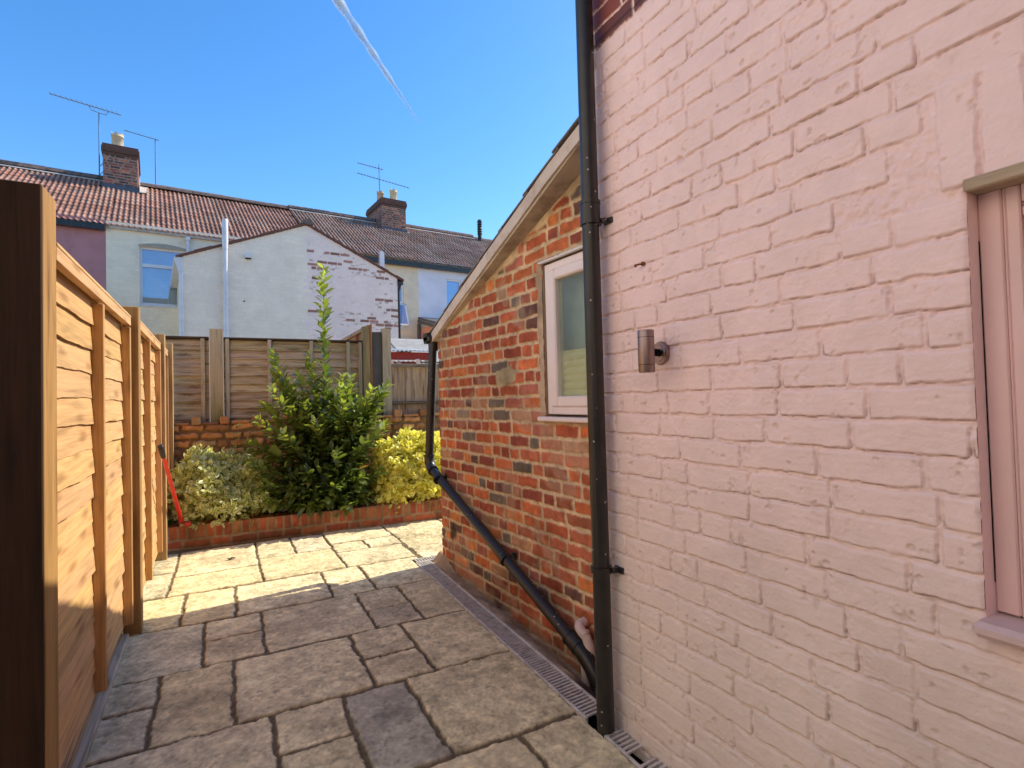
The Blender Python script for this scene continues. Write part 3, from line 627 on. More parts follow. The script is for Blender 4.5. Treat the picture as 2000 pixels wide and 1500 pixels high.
# wall lamp
la = thing('wall_lamp', (1.30, 1.42, 1.37), 'brushed steel up and down cylinder lamp on the pink wall', 'lamp')
lx, ly = 1.255, 1.400
mb = MB(); r_ = 0.0275; mb.tube([(lx, ly, 1.372), (lx, ly, 1.374), (lx, ly, 1.512), (lx, ly, 1.514)], [r_-.001, r_, r_, r_-.001], 40, caps=False)
mb.tube([(lx, ly, 1.513), (lx, ly, 1.506)], [r_-.0015, r_-.003], 40, caps=True); mb.tube([(lx, ly, 1.380), (lx, ly, 1.373)], [r_-.003, r_-.0015], 40); mb.build('lamp_body', M_steel, la)
mb = MB(); mb.tube([(lx, ly, 1.397), (lx, ly, 1.3985)], r_+.0003, 40, caps=False); mb.build('groove', M_dark, la); mb = MB(); mb.tube([(lx, ly, 1.489), (lx, ly, 1.4905)], r_+.0003, 40, caps=False); mb.build('groove', M_dark, la)
mb = MB(); mb.tube([(lx+.02, ly+.015, 1.443), (XP-.012, 1.425, 1.441)], 0.013, 20); mb.build('arm', M_dark, la)
mb = MB(); mb.tube([(XP+.004, 1.427, 1.440), (XP-.006, 1.427, 1.440), (XP-.012, 1.427, 1.440)], [.041, .041, .037], 36); mb.tube([(XP-.012, 1.427, 1.440), (XP-.0145, 1.427, 1.440)], [.030, .028], 30); mb.build('wall_plate', M_steel, la)

M_rust = mat_plain('rusty_iron', (.22, .07, .03), .9, 0, .3, 60, .4, .5, 200)
mb = MB(); mb.tube([(XP+.01, 1.505, 1.772), (XP-.018, 1.507, 1.769), (XP-.024, 1.522, 1.768), (XP-.012, 1.53, 1.766)], 0.0032, 8); mb.tube([(XP, 1.505, 1.772), (XP-.004, 1.505, 1.772)], .008, 10)
tag(mb.build('hook', M_rust), 'small rusty iron hook in the pink wall above the lamp', 'hook')

# ------------------------------------------------------------------ drain channel
def drain(name, y0, y1, label, gaps=()):
    th = thing(name, (drx((y0+y1)/2)+.058, (y0+y1)/2, 0), label, 'drain', 'slotted drain channels beside the walls')
    cuts = [y0]+[c for g2 in gaps for c in g2]+[y1]
    for ca, cb2 in zip(cuts[::2], cuts[1::2]):
        mb = MB(); n = int((cb2-ca-.012)/0.0225)
        for k in range(n):
            y = ca+0.010+k*0.0225; x = drx(y)
            mb.obox((x+.013, y, -.006), (0.092, 0.008, 0), (0, 0.0105, 0), (0, 0, .007))
        mb.build('grate', M_grate, th)
    mb = MB()
    for dx in (0.0, 0.104):
        mb.obox((drx(y0)+dx, y0, -.03), (0.013, 0, 0), (drx(y1)-drx(y0), y1-y0, 0), (0, 0, .034), bev=.002)
    mb.obox((drx(y1), y1, -.03), (0.117, 0, 0), (0, .010, 0), (0, 0, .032)); mb.build('frame', M_grate, th)
    mb = MB(); mb.obox((drx(y0), y0, -.12), (0.117, 0, 0), (drx(y1)-drx(y0), y1-y0, 0), (0, 0, .05)); mb.build('channel', M_dark, th)
drain('drain_channel', 1.835, 4.21, 'long slotted grey drain channel at the foot of the brick outhouse')
drain('drain_channel', 0.55, 1.70, 'short slotted grey drain channel at the foot of the pink wall, before the tall downpipe', ((1.545, 1.575),))
th = thing('drain_channel', (1.6, 4.27, 0), 'far slotted drain channel turning behind the brick outhouse corner', 'drain', 'slotted drain channels beside the walls')
mb = MB()
for k in range(40): mb.box(1.345+k*.0225, 1.3555+k*.0225, 4.243, 4.317, -.006, .001)
mb.build('grate', M_grate, th)
mb = MB(); mb.box(1.33, 2.3, 4.228, 4.242, -.03, .003); mb.box(1.33, 2.3, 4.318, 4.332, -.03, .003); mb.build('frame', M_grate, th)
mb = MB(); mb.box(1.33, 2.3, 4.243, 4.317, -.12, -.08); mb.build('channel', M_dark, th)

# ------------------------------------------------------------------ left fence (new timber, sunlit)
FX = lambda y: -0.466-0.0245*(y-2.504)
def waney(mb, o, L, nrm, zlo, zhi, col, seed, amp=0.010, th=0.009, tilt=0.014, n=26):
    """one feather-edge board: o start point (z ignored), L vector along, nrm outward"""
    o = np.array(o, float); L = np.array(L, float); nrm = np.array(nrm, float); ln = np.linalg.norm(L); off = (R.random()*40, R.random()*40)
    r = np.random.default_rng(seed); ph = r.random(4)*6
    vs = []; uv = []
    for i in range(n+1):
        t = i/n; x = t*ln
        wv_ = amp*(0.6*math.sin(x*3.1+ph[0])+0.4*math.sin(x*8.3+ph[1])+0.35*math.sin(x*19+ph[2])+.2*math.sin(x*41+ph[3]))
        bow = 0.004*math.sin(x*2.3+ph[1])
        p = o+L*t
        for (nn, z) in ((0.0, zhi), (tilt*.5+bow, (zhi+zlo)/2+.3*wv_), (tilt+bow, zlo+wv_), (tilt+bow-th, zlo+wv_)):
            q = p+nrm*nn; vs.append((q[0], q[1], z)); uv.append((x+off[0], z-zlo+off[1]+(0.01 if nn == tilt+bow-th else 0)))
    fs = [[4*i+k, 4*i+4+k, 4*i+5+k, 4*i+1+k] for i in range(n) for k in range(3)]
    mb.add(vs, fs, col, uv, False)
    e = [0, 1, 2, 3]; mb.add([vs[k] for k in e], [[0, 1, 2, 3]], col, [uv[k] for k in e]); b = 4*n; mb.add([vs[b+k] for k in e], [[3, 2, 1, 0]], col, [uv[b+k] for k in e])
HON = (.64, .385, .17)
def hon(f=0.12, base=HON): k = 1+R.uniform(-f, f); return (base[0]*k, base[1]*k*(1+R.uniform(-.04, .04)), base[2]*k*(1+R.uniform(-.1, .1)))
def panel_left(y0, y1, zb, zt, label, nb, bats, xa, xb2):
    FX = lambda y: xa+.004+(xb2-xa)*(y-y0)/(y1-y0)
    th = thing('lap_fence', (FX(y0)-.03, (y0+y1)/2, zb), label, 'panel', 'new timber panels of the side fence')
    L = np.array([FX(y1)-FX(y0), y1-y0, 0]); nr = np.array([1, .0245, 0]); mb = MB()
    h = (zt-0.03-zb)/nb
    for k in range(nb):
        waney(mb, (FX(y0)-.050, y0, 0), L, nr, zb+k*h-0.028, zb+(k+1)*h, hon(.10), 100+k+int(y0*10), 0.0045, 0.007, 0.010)
    mb.build('boards', M_fenceN, th)
    mb = MB(); mb.obox((FX(y0)-.074, y0, zb-.02), L, nr*0.004, (0, 0, zt-zb), col=(.3, .18, .09), la=2); mb.build('backing', M_fenceN, th)
    mb = MB(); mb.obox((FX(y0)-.075, y0+.002, zt-.008), L*.998, nr*0.072, (0, 0, 0.014), col=hon(.05, (.66, .42, .20)), bev=.002)
    mb.obox((FX(y0)-.034, y0+.002, zt-.054), L*.998, nr*0.030, (0, 0, 0.0455), col=hon(.05, (.66, .40, .18)), bev=.002); mb.build('top_rail', M_fenceN, th)
    for yb in bats:
        mb = MB(); t = (yb-y0)/(y1-y0); b0 = np.array([FX(y0)-.048, y0, zb-.02])+L*t
        mb.obox(b0, L/np.linalg.norm(L)*0.028, nr*0.046, (0, 0, zt-zb-.044), col=hon(.06, (.58, .34, .15)), la=2, bev=.003); mb.build('batten', M_fenceN, th)
    return th
panel_left(2.165, 3.785, 0.10, 1.822, 'near honey coloured lap fence panel between the dark foreground post and the next post', 16, (2.93, 3.735), -.463, -.476)
panel_left(3.885, 5.485, 0.10, 1.835, 'far honey coloured lap fence panel ending at the raised brick bed', 16, (4.60, 5.435), -.458, -.482)
panel_left(5.575, 6.385, 0.25, 1.85, 'short end piece of the honey coloured side fence behind the red tool', 15, (6.34,), -.485, -.50)
def post(name, x0, x1, y0, y1, z0, z1, label, cat, group, mat, col, bev=.004, slope=0.0):
    mb = MB(); mb.box(x0, x1, y0, y1, z0, z1, col=col, la=2, bev=bev)
    return tag(mb.build(name, mat), label, cat, group)
GP = 'timber posts of the side fence'
np_ = thing('fence_post', (-.55, 2.09, 0), 'broad timber post nearest on the left, shade painted dark on its front, one sunlit edge', 'fence post', GP)
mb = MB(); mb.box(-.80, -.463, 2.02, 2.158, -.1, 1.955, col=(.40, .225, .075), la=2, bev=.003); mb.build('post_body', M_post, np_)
mb = MB(); mb.box(-.80, -.4645, 2.006, 2.0215, -.1, 1.953, col=(.045, .022, .009), la=2, bev=.002); mb.build('shade_painted_board', M_post, np_)  # added front board: the post's shade is put into its near-black colour
post('fence_post', -.53, -.440, 3.80, 3.876, -.1, 1.885, 'second timber post of the side fence between the two honey coloured panels', 'fence post', GP, M_post, (.38, .23, .09))
post('fence_post', -.54, -.454, 5.495, 5.565, -.1, 1.92, 'third timber post of the side fence standing at the brick bed corner', 'fence post', GP, M_post, (.46, .30, .14))
post('fence_post', -.54, -.462, 6.395, 6.465, -.1, 1.935, 'last pale post of the side fence standing inside the flower bed', 'fence post', GP, M_post, (.50, .35, .18))
for (y0, y1, lb) in ((2.165, 3.795, 'grey gravel board under the near honey coloured fence panel'), (3.88, 5.49, 'grey gravel board under the far honey coloured fence panel')):
    mb = MB(); L = np.array([FX(y1)-FX(y0), y1-y0, 0])
    mb.obox((FX(y0)-.055, y0, -.05), L, (.055, .0013, 0), (0, 0, .068), col=(.60, .50, .36), la=0, bev=.006); mb.obox((FX(y0)-.055, y0, .018), L, (.020, .001, 0), (0, 0, .085), col=(.40, .30, .2), la=0)
    tag(mb.build('gravel_board', M_fenceO), lb, 'gravel board', 'gravel boards of the side fence')

# ------------------------------------------------------------------ raised brick bed
PL0 = np.array([-.56, 5.82, 0]); PLD = np.array([1, -.0715, 0]); PLD /= np.linalg.norm(PLD); PLN = np.array([PLD[1], -PLD[0], 0])
def plcol(r, u, v):
    c = np.array(pick(r, [((.42, .115, .055), 5), ((.34, .09, .05), 4), ((.48, .15, .07), 3), ((.27, .085, .055), 1.5), ((.36, .17, .09), 1)])); return tuple(c*(.85+.3*r.random()))
bed = thing('raised_flower_bed', (0.8, 5.9, 0), 'low red brick raised bed wall with an upright brick capping', 'flower bed')
rp = random.Random(3); br = []
br += bond(-.1, 2.85, -0.075, .076, 2, .225, .011, plcol, 'mix', 41, .003, .0015, .002)
u = -.05
while u < 2.85:
    wdt = .073+rp.uniform(-.004, .004); br.append((u+.005, u+wdt-.005, .084+rp.uniform(-.003, .003), .208+rp.uniform(-.003, .003), plcol(rp, u, .2), rp.uniform(-.002, .003), .002)); u += wdt
U, V, H, C = relief(0, 2.8, -.08, .205, .0085, br, (.36, .27, .18), .008, .010, .008, .004, 120, .003)
moss = sstep(.1, .3, fbm(U, V, 4, 4, 9))[..., None]; C = C*(1-.35*moss)+np.array([.10, .09, .03])*.35*moss
relief_mesh('brick_wall', U, V, H, C, lambda u, v, h: (PL0[0]+PLD[0]*u+PLN[0]*(h-.008), PL0[1]+PLD[1]*u+PLN[1]*(h-.008), v), None, M_brick, bed)
br = [(b_[0], b_[1], .012, .205, b_[4], b_[5], b_[6]) for b_ in br if b_[3] > .15]
U, V, H, C = relief(0, 2.8, 0, .215, .0085, br, (.30, .22, .15), .006, .010, .010, .005, 121, .003)
C = C*(1-.4*sstep(-.05, .25, fbm(U, V, 7, 4, 19))[..., None]*np.array([.6, .8, 1]))
relief_mesh('capping', U, V, H, C, lambda u, v, h: (PL0[0]+PLD[0]*u-PLN[0]*(v+.002), PL0[1]+PLD[1]*u-PLN[1]*(v+.002), .200+h), None, M_brick, bed)
mb = MB(); mb.box(-.62, 2.6, 5.90, 6.52, -.1, .165)
so = mb.build('soil', M_soil, bed)
# pebbles on the bed and fallen leaves
mb = MB(); rr = random.Random(8)
def pebble(mb, x, y, z, s, col):
    a, b_, c = s*rr.uniform(.7, 1.2), s*rr.uniform(.6, 1.0), s*.6; n = 7
    vs = [(x+a*math.cos(i*6.283/n)*k+rr.uniform(-.1, .1)*s, y+b_*math.sin(i*6.283/n)*k, z+h*c) for k, h in ((.8, 0), (1, .45), (.55, .95)) for i in range(n)]
    vs.append((x, y, z+c*1.05)); fs = [[k*n+i, k*n+(i+1) % n, (k+1)*n+(i+1) % n, (k+1)*n+i] for k in range(2) for i in range(n)]+[[2*n+i, 2*n+(i+1) % n, 3*n] for i in range(n)]
    mb.add(vs, fs, col, smooth=True)
for k in range(260):
    x, y = rr.gauss(1.42, .13), rr.uniform(5.86, 6.25); c = rr.uniform(.45, .8); pebble(mb, x, y, .165, rr.uniform(.007, .017), (c, c*.93, c*.82))
tag(mb.build('pebbles', M_conc), 'pale gravel lying in the raised flower bed', kind='stuff')

# ------------------------------------------------------------------ old brick wall behind the bed
def oldcol(r, u, v):
    c = np.array(pick(r, [((.74, .36, .16), 4), ((.62, .29, .13), 4), ((.46, .22, .11), 3), ((.62, .40, .22), 2), ((.32, .17, .10), 2)])); return tuple(c*(.75+.4*r.random()))
WY = 6.50
ow = thing('old_brick_wall', (1.0, WY, 0), 'old crumbling brick wall with a ragged stepped top behind the plants', 'wall')
br = bond(-.1, 3.35, .10, .084, 12, .232, .020, oldcol, 'mix', 51, .007, .007, .006)
U, V, H, C = relief(-.62+.62, 3.9, 0, 1.10, .010, br, (.30, .20, .11), .024, .012, .014, .013, 130, .010)
relief_mesh('brick_wall', U, V, H, C, lambda u, v, h: (-.66+u, WY-h+.02, v), None, M_brick, ow)
mb = MB(); mb.box(-.66, 3.24, WY+.012, WY+.10, 0, 1.085, col=(.25, .15, .09)); mb.build('core', M_brick, ow)
mb = MB(); x = -.64; k = 0; rr = random.Random(12)
while x < 3.1:
    up = k % 2 == 0; wd = rr.uniform(.085, .115) if up else rr.uniform(.15, .21)
    c = oldcol(rr, 0, 0)
    mb.obox((x, WY-.012+rr.uniform(-.006, .01), 1.098), (wd, rr.uniform(-.008, .008), 0), (0, .11, 0), (rr.uniform(-.003, .003), 0, (.082 if up else .030)+rr.uniform(-.006, .006)), col=c, bev=.008)
    x += wd+rr.uniform(.006, .022); k += 1
mb.build('coping', M_brick, ow)

# ------------------------------------------------------------------ back fence
GREY = (.62, .46, .29)
def gr(f=.14, base=GREY): k = 1+R.uniform(-f, f); return (base[0]*k, base[1]*k*(1+R.uniform(-.05, .05)), base[2]*k*(1+R.uniform(-.1, .1)))
FY = 6.62
def panel_back(x0, x1, zt, label, bats):
    th = thing('lap_fence', ((x0+x1)/2, FY, .3), label, 'panel', 'weathered panels of the back fence')
    mb = MB(); nb = 17; zb = .45; h = (zt-.03-zb)/nb
    for k in range(nb): waney(mb, (x0, FY+.02, 0), (x1-x0, 0, 0), (0, -1, 0), zb+k*h-.02, zb+(k+1)*h, gr(.16), 300+k+int(x0*10), .007, .009, .018, 30)
    mb.build('boards', M_fenceO, th)
    mb = MB(); mb.box(x0, x1, FY+.022, FY+.03, .40, zt-.01, col=(.08, .055, .035), la=0); mb.build('backing', M_fenceO, th)
    mb = MB(); mb.box(x0, x1, FY-.018, FY+.045, zt-.02, zt, col=(.10, .065, .045), la=0, bev=.003); mb.build('top_rail', M_fenceO, th)
    for xb in bats:
        mb = MB(); mb.box(xb-.019, xb+.019, FY-.024, FY+.004, .40, zt-.021, col=gr(.08, (.56, .47, .35)), la=2, bev=.003); mb.build('batten', M_fenceO, th)
panel_back(-.72, -.147, 2.03, 'weathered brown fence panel left of the first back fence post', (-.205,))
panel_back(-.010, 1.465, 2.03, 'wide weathered brown fence panel behind the tall leafy shrub', (.025, .443, .886, 1.301, 1.44))
GB = 'weathered posts of the back fence'
def bpost(x0, x1, z1, label, algae=True, col=(.58, .47, .31), name='fence_post', mat=None):
    mb = MB(); n = 8
    for k in range(n):
        za, zb = .3+(z1-.3)*k/n, .3+(z1-.3)*(k+1)/n; f = max(0, 1-(za-1.1)/.35) if algae and za < 1.45 else 0
        cc = tuple(c*(1-f*.75)+g_*f*.75 for c, g_ in zip(col, (.20, .22, .04)))
        b = len(mb.v)
        mb.obox((x0, FY-.045, za), (x1-x0, 0, 0), (0, .09, 0), (0, 0, zb-za), col=cc, la=2)
    # even the colour steps vertex by vertex
    for i, v_ in enumerate(mb.v):
        f = min(1, max(0, 1-(v_[2]-1.1)/.38)) if algae else 0
        mb.c[i] = tuple(c*(1-f*.75)+g_*f*.75 for c, g_ in zip(col, (.20, .22, .04)))
    uvz = []
    for f_, uv in zip(mb.f, mb.uv): uvz.append([(mb.v[i][2]+x0*7, mb.v[i][0]*1.0+mb.v[i][1]) for i in f_])
    mb.uv = uvz
    return tag(mb.build(name, mat or M_post), label, 'fence post', GB)
bpost(-.140, -.016, 2.112, 'thick grey back fence post with green algae left of the leafy shrub')
bpost(1.472, 1.552, 2.198, 'greenish back fence post next to the orange fence end', True, (.38, .30, .15))
bpost(1.705, 1.808, 2.183, 'tall grey back fence post right of the dark concrete slab', False, (.56, .48, .34))
mb = MB(); mb.box(1.556, 1.578, FY-.05, FY+.0, .4, 2.225, col=(.42, .20, .075), la=2, bev=.003)
tag(mb.build('orange_batten', M_fenceN), 'thin orange batten on the back fence beside the concrete slab', 'batten')
mb = MB(); mb.box(1.580, 1.703, FY-.02, FY+.03, .3, 2.14, col=(.115, .115, .11), bev=.006)
tag(mb.build('concrete_slab', mat_attr('stained_concrete', .9, 60, .4, .003, 3, .45, .2)), 'narrow dark grey upright concrete slab between two back fence posts', 'slab')
# low close-board fence
th = thing('close_board_fence', (2.5, FY, .6), 'low fence of upright weathered boards behind the black hopper pipe', 'fence')
mb = MB(); x = 1.815; rr = random.Random(6)
while x < 3.6:
    wd = rr.uniform(.082, .098); mb.obox((x, FY-.004+rr.uniform(0, .006), .75), (wd, .010, 0), (0, .012, 0), (0, 0, .96), col=gr(.16, (.64, .49, .33)), la=2, bev=.002); x += wd+.003
mb.build('boards', M_fenceO, th)
mb = MB(); mb.box(1.81, 3.6, FY-.04, FY+.05, 1.715, 1.752, col=(.30, .26, .21), la=0, bev=.004); mb.build('top_rail', M_fenceO, th)
mb = MB(); mb.box(1.81, 3.6, FY-.045, FY-.006, 1.245, 1.285, col=(.17, .13, .09), la=0, bev=.004); mb.build('rail', M_fenceO, th)
# orange fence running away in the next garden
th = thing('orange_fence', (1.57, 8.0, 1.0), 'orange timber fence running away in the next garden above the back fence', 'fence')
mb = MB(); oc = (.50, .24, .10)
for k in range(24): mb.box(1.585, 1.60, 6.70+k*.13, 6.70+k*.13+.125, .3, 2.19, col=hon(.1, oc), la=2)
mb.build('boards', M_fenceN, th)
mb = MB(); mb.box(1.55, 1.61, 6.68, 9.9, 2.19, 2.235, col=(.55, .30, .15), la=1, bev=.003); mb.build('top_rail', M_fenceN, th)
for yb in (6.72, 7.35, 8.0, 9.0):
    mb = MB(); mb.box(1.545, 1.583, yb, yb+.045, .3, 2.188, col=hon(.05, oc), la=2, bev=.003); mb.build('batten', M_fenceN, th)

# ------------------------------------------------------------------ plants
def leafset(pos, d, upv, ln, wr, ccol, ecol, fold=.25, curl=.25):
    """arrays -> verts, quads, tris, colours of many leaves (8 verts each)"""
    n = len(pos); d = d/np.linalg.norm(d, axis=1, keepdims=True)
    side = np.cross(d, upv); side /= (np.linalg.norm(side, axis=1, keepdims=True)+1e-9); nr = np.cross(side, d)
    ln = np.asarray(ln)[:, None]; hw = ln*wr*.5
    def pt(t, s_, rise=0): return pos+d*ln*t+side*hw*s_+nr*(hw*fold*abs(s_)-curl*ln*t*t+rise)
    VV = np.stack([pt(0, 0), pt(.33, 0), pt(.70, 0), pt(1, 0), pt(.30, 1), pt(.72, .88), pt(.30, -1), pt(.72, -.88)], 1)
    b = np.arange(n)[:, None]*8
    Q = np.concatenate([b+np.array([[1, 2, 5, 4]]), b+np.array([[1, 6, 7, 2]])], 0)
    T = np.concatenate([b+np.array([[0, 1, 4]]), b+np.array([[2, 3, 5]]), b+np.array([[0, 6, 1]]), b+np.array([[2, 7, 3]])], 0)
    CC = np.stack([ccol, ccol, ccol, ecol*.5+ccol*.5, ecol, ecol, ecol, ecol], 1)
    return VV.reshape(-1, 3), Q, T, CC.reshape(-1, 3)
def shrub_mass(name, seed, blobs, n, size, wr, cen, edg, mat, parent, var=.3, lump=.25, zmin=.17, darkfrac=0.0, twigs=3):
    g_ = np.random.default_rng(seed); ps = []; ds = []; us = []
    for (c, r_, wgt) in blobs:
        m = int(n*wgt/twigs); dirs = g_.normal(size=(m, 3)); dirs /= np.linalg.norm(dirs, axis=1, keepdims=True); dirs[:, 2] = np.abs(dirs[:, 2])*np.where(g_.random(m) < .78, 1, -1)
        rad = 1-np.abs(g_.normal(0, .11, m))+.10*(g_.random(m) < .12)*g_.random(m); lumpf = 1+lump*fbm(dirs[:, 0]*1.0+seed, dirs[:, 1]*1.0+dirs[:, 2]*1.7, 2.2, 3, seed)
        q = np.array(c)+dirs*np.array(r_)*(rad*lumpf)[:, None]
        for k in range(twigs):   # little whorls of leaves on each shoot
            ps.append(q+g_.normal(0, size*.35, (m, 3))); ds.append(dirs*.45+g_.normal(0, .6, (m, 3))+np.array([0, 0, .25])); us.append(dirs)
    p = np.concatenate(ps); d = np.concatenate(ds); uo = np.concatenate(us); ok = p[:, 2] > zmin; p, d, uo = p[ok], d[ok], uo[ok]
    m = len(p); upv = uo+np.array([.25, -.1, .5])+g_.normal(0, .38, (m, 3)); v_ = 1+var*(g_.random((m, 1))-.5)*2; hue = g_.random((m, 1))
    ln = size*(.65+.7*g_.random(m))
    VV, Q, T, CC = leafset(p, d, upv, ln, wr, np.array(cen)*v_*(1-.25*hue), np.array(edg)*v_*(1+.1*hue*np.array([1, .8, .3])), .3, .2)
    return raw_mesh(name, VV, Q, np.clip(CC, .005, 1), mat, parent, True, T)
def stems(parent, base, tips, r0, col, name='stems', seed=1):
    g_ = random.Random(seed); mb = MB(); paths = []
    for t in tips:
        b = np.array(base)+np.array([g_.uniform(-.05, .05), g_.uniform(-.05, .05), 0]); t = np.array(t, float)
        mid = b+(t-b)*.45+np.array([0, 0, np.linalg.norm((t-b)[:2])*.10])*1.0-np.array([(t-b)[0]*.08, 0, 0])
        pa = arc(b, mid, t, 12); paths.append(pa); mb.tube(pa, [r0*(1-.8*i/11) for i in range(12)], 6, col)
    return mb.build(name, mat_plain('bark_'+name+str(seed), col, .8, 0, .2, 20, .3, .4), parent), paths
M_leafG = mat_leaf('laurel_leaf', .24, .8, .36, (1.6, 1.7, .5))
M_leafV = mat_leaf('variegated_leaf', .45, .35, .42, (1.2, 1.2, .6))
M_leafY = mat_leaf('golden_leaf', .45, .35, .48, (1.2, 1.15, .5))

sv = thing('variegated_shrub', (-.02, 6.1, .17), 'bushy low shrub with cream edged green leaves beside the red tool', 'shrub')
stems(sv, (-.03, 6.12, .15), [(-.35, 6.0, .6), (.2, 6.1, .7), (-.1, 6.0, .8), (.3, 5.95, .5), (-.3, 5.9, .4), (0, 5.85, .4), (.1, 6.2, .8), (-.2, 6.2, .75)], .010, (.16, .10, .05), seed=2)
shrub_mass('foliage', 61, [((-.20, 6.05, .50), (.25, .25, .30), .38), ((.10, 6.10, .42), (.28, .25, .30), .32), ((-.02, 5.90, .32), (.38, .20, .19), .30), ((-.24, 6.10, .70), (.12, .11, .17), .07), ((-.02, 6.12, .66), (.10, .10, .15), .05), ((.19, 6.15, .62), (.11, .10, .13), .05), ((-.37, 5.95, .58), (.09, .10, .14), .04)], 6500, .056, .52, (.42, .52, .17), (1.0, .97, .62), M_leafV, sv, .3, .50, .19)
sy = thing('golden_shrub', (1.86, 6.0, .17), 'bright yellow leaved shrub in front of the black hopper pipe', 'shrub')
stems(sy, (1.85, 6.05, .15), [(1.5, 5.9, .5), (2.1, 6.0, .7), (1.8, 5.9, .8), (1.7, 6.0, .75), (2.2, 5.9, .5), (1.6, 5.8, .3)], .010, (.16, .10, .05), seed=3)
shrub_mass('foliage', 62, [((1.70, 5.98, .44), (.30, .27, .32), .48), ((2.03, 5.95, .47), (.30, .26, .34), .38), ((1.58, 6.0, .66), (.12, .12, .16), .07), ((2.12, 6.0, .74), (.14, .12, .14), .07), ((1.80, 5.80, .28), (.38, .15, .19), .22), ((1.86, 6.05, .68), (.22, .2, .22), .15)], 7000, .054, .64, (.85, .83, .15), (1.0, .97, .42), M_leafY, sy, .25, .42, .12)

sl = thing('tall_evergreen_shrub', (.97, 6.15, .17), 'tall glossy green shrub with one long leafy shoot rising above the fence', 'shrub')
TIP = [(.966, 6.15, 2.80), (.20, 5.78, .72), (.28, 5.72, .52), (.18, 5.9, .92), (.42, 6.1, 1.62), (.33, 6.0, 1.30), (.34, 5.70, .34), (1.58, 6.1, 1.42), (.41, 6.05, 1.84), (.78, 6.12, 1.83), (1.63, 6.02, 1.50), (.42, 5.95, 1.44), (.27, 5.90, 1.15), (1.42, 5.95, 1.42), (1.25, 6.15, 1.58), (1.50, 6.2, 1.30), (.62, 6.0, 1.25), (1.10, 5.85, 1.30), (.80, 5.80, 1.12), (1.55, 5.85, 1.05), (.35, 5.85, .85), (.5, 5.78, 1.0), (1.35, 5.78, .90), (1.0, 5.7, .80), (.7, 5.72, .62), (1.25, 5.70, .52), (.95, 5.66, .45), (.52, 5.75, .45), (1.48, 5.75, .55), (1.0, 6.2, 1.55), (1.2, 6.0, 1.15), (.62, 6.2, 1.45), (1.35, 6.25, 1.35), (1.15, 6.1, 1.42), (1.38, 6.0, 1.22), (1.05, 6.05, 1.3), (.85, 6.1, 1.42), (.72, 6.0, 1.32), (.55, 6.1, 1.22), (1.5, 5.95, 1.2), (1.28, 5.9, 1.05), (.9, 5.9, 1.2), (1.12, 5.95, 1.6), (.68, 6.1, 1.62), (.88, 5.72, .30), (1.1, 5.62, .25), (.68, 5.68, .28), (1.30, 5.72, .30)]
g_ = np.random.default_rng(5)
_, paths = stems(sl, (.97, 6.17, .15), TIP, .011, (.20, .19, .07), seed=4)
pos = []; dr = []; ls = []; yg = []
for k, pa in enumerate(paths):
    pa = np.array(pa); seg = np.linalg.norm(np.diff(pa, axis=0), axis=1); cum = np.concatenate([[0], np.cumsum(seg)]); Lp = cum[-1]
    lead = k == 0
    s_ = .18 if not lead else .45; step = .030
    while s_ < Lp:
        f = s_/Lp; c = np.array([np.interp(s_, cum, pa[:, i]) for i in range(3)]); c2 = np.array([np.interp(min(Lp, s_+.02), cum, pa[:, i]) for i in range(3)]); c1 = np.array([np.interp(s_-.02, cum, pa[:, i]) for i in range(3)])
        t = c2-c1; t /= np.linalg.norm(t); per = 3
        a0 = g_.random()*6.28
        for j in range(per):
            a = a0+j*6.283/per+g_.normal(0, .3); x = np.cross(t, [0, 0, 1.0]) if abs(t[2]) < .95 else np.cross(t, [1.0, 0, 0]); x /= np.linalg.norm(x); y = np.cross(t, x)
            o_ = x*math.cos(a)+y*math.sin(a)
            pos.append(c+o_*.006); dr.append(t*(.55+.25*f)+o_*(.95-.25*f)+g_.normal(0, .12, 3)); ls.append((.120 if f < .93 else .085)*(.75+.4*g_.random())*(1.0 if lead and c[2] > 1.7 else 1)); yg.append(min(1, max(0, (f-.55)*2.2))*(.6+.4*g_.random())*(1 if c[2] > .9 else .45))
        s_ += step*(1.25 if lead and c[2] > 1.8 else 1.2)*(.8+.5*g_.random())
# filling foliage of the dark inner mass
for (c, r_, m) in [((.97, 6.08, .62), (.44, .33, .42), 750), ((.98, 6.1, 1.0), (.40, .28, .35), 380), ((.95, 5.86, .38), (.42, .20, .22), 520), ((1.22, 6.05, 1.1), (.25, .2, .25), 150), ((.90, 5.84, .40), (.56, .16, .24), 420), ((.62, 6.0, .75), (.25, .2, .2), 120)]:
    q = g_.normal(size=(m, 3)); q /= np.linalg.norm(q, axis=1, keepdims=True); q *= (g_.random((m, 1))**.5); pp = np.array(c)+q*np.array(r_)
    for i in range(m):
        if pp[i, 2] > .18:
            pos.append(pp[i]); dr.append(q[i]*1.0+g_.normal(0, .45, 3)+np.array([0, -.15, .1])); ls.append(.095*(.7+.5*g_.random())); yg.append(.18*g_.random()**2)
pos = np.array(pos); dr = np.array(dr); ls = np.array(ls); yg = np.array(yg)[:, None]; m = len(pos)
cd_ = np.array([.10, .15, .045]); cy = np.array([.38, .43, .12]); vv_ = .75+.5*g_.random((m, 1))
colr = (cd_*(1-yg)+cy*yg)*vv_; odd = g_.random(m) < .004; colr[odd] = (.5, .30, .06)
VV, Q, T, CC = leafset(pos, dr, np.array([0, 0, 1.0])+g_.normal(0, .25, (m, 3)), ls, .44, colr, colr*1.08, .20, .16)
raw_mesh('foliage', VV, Q, np.clip(CC, .004, 1), M_leafG, sl, True, T)
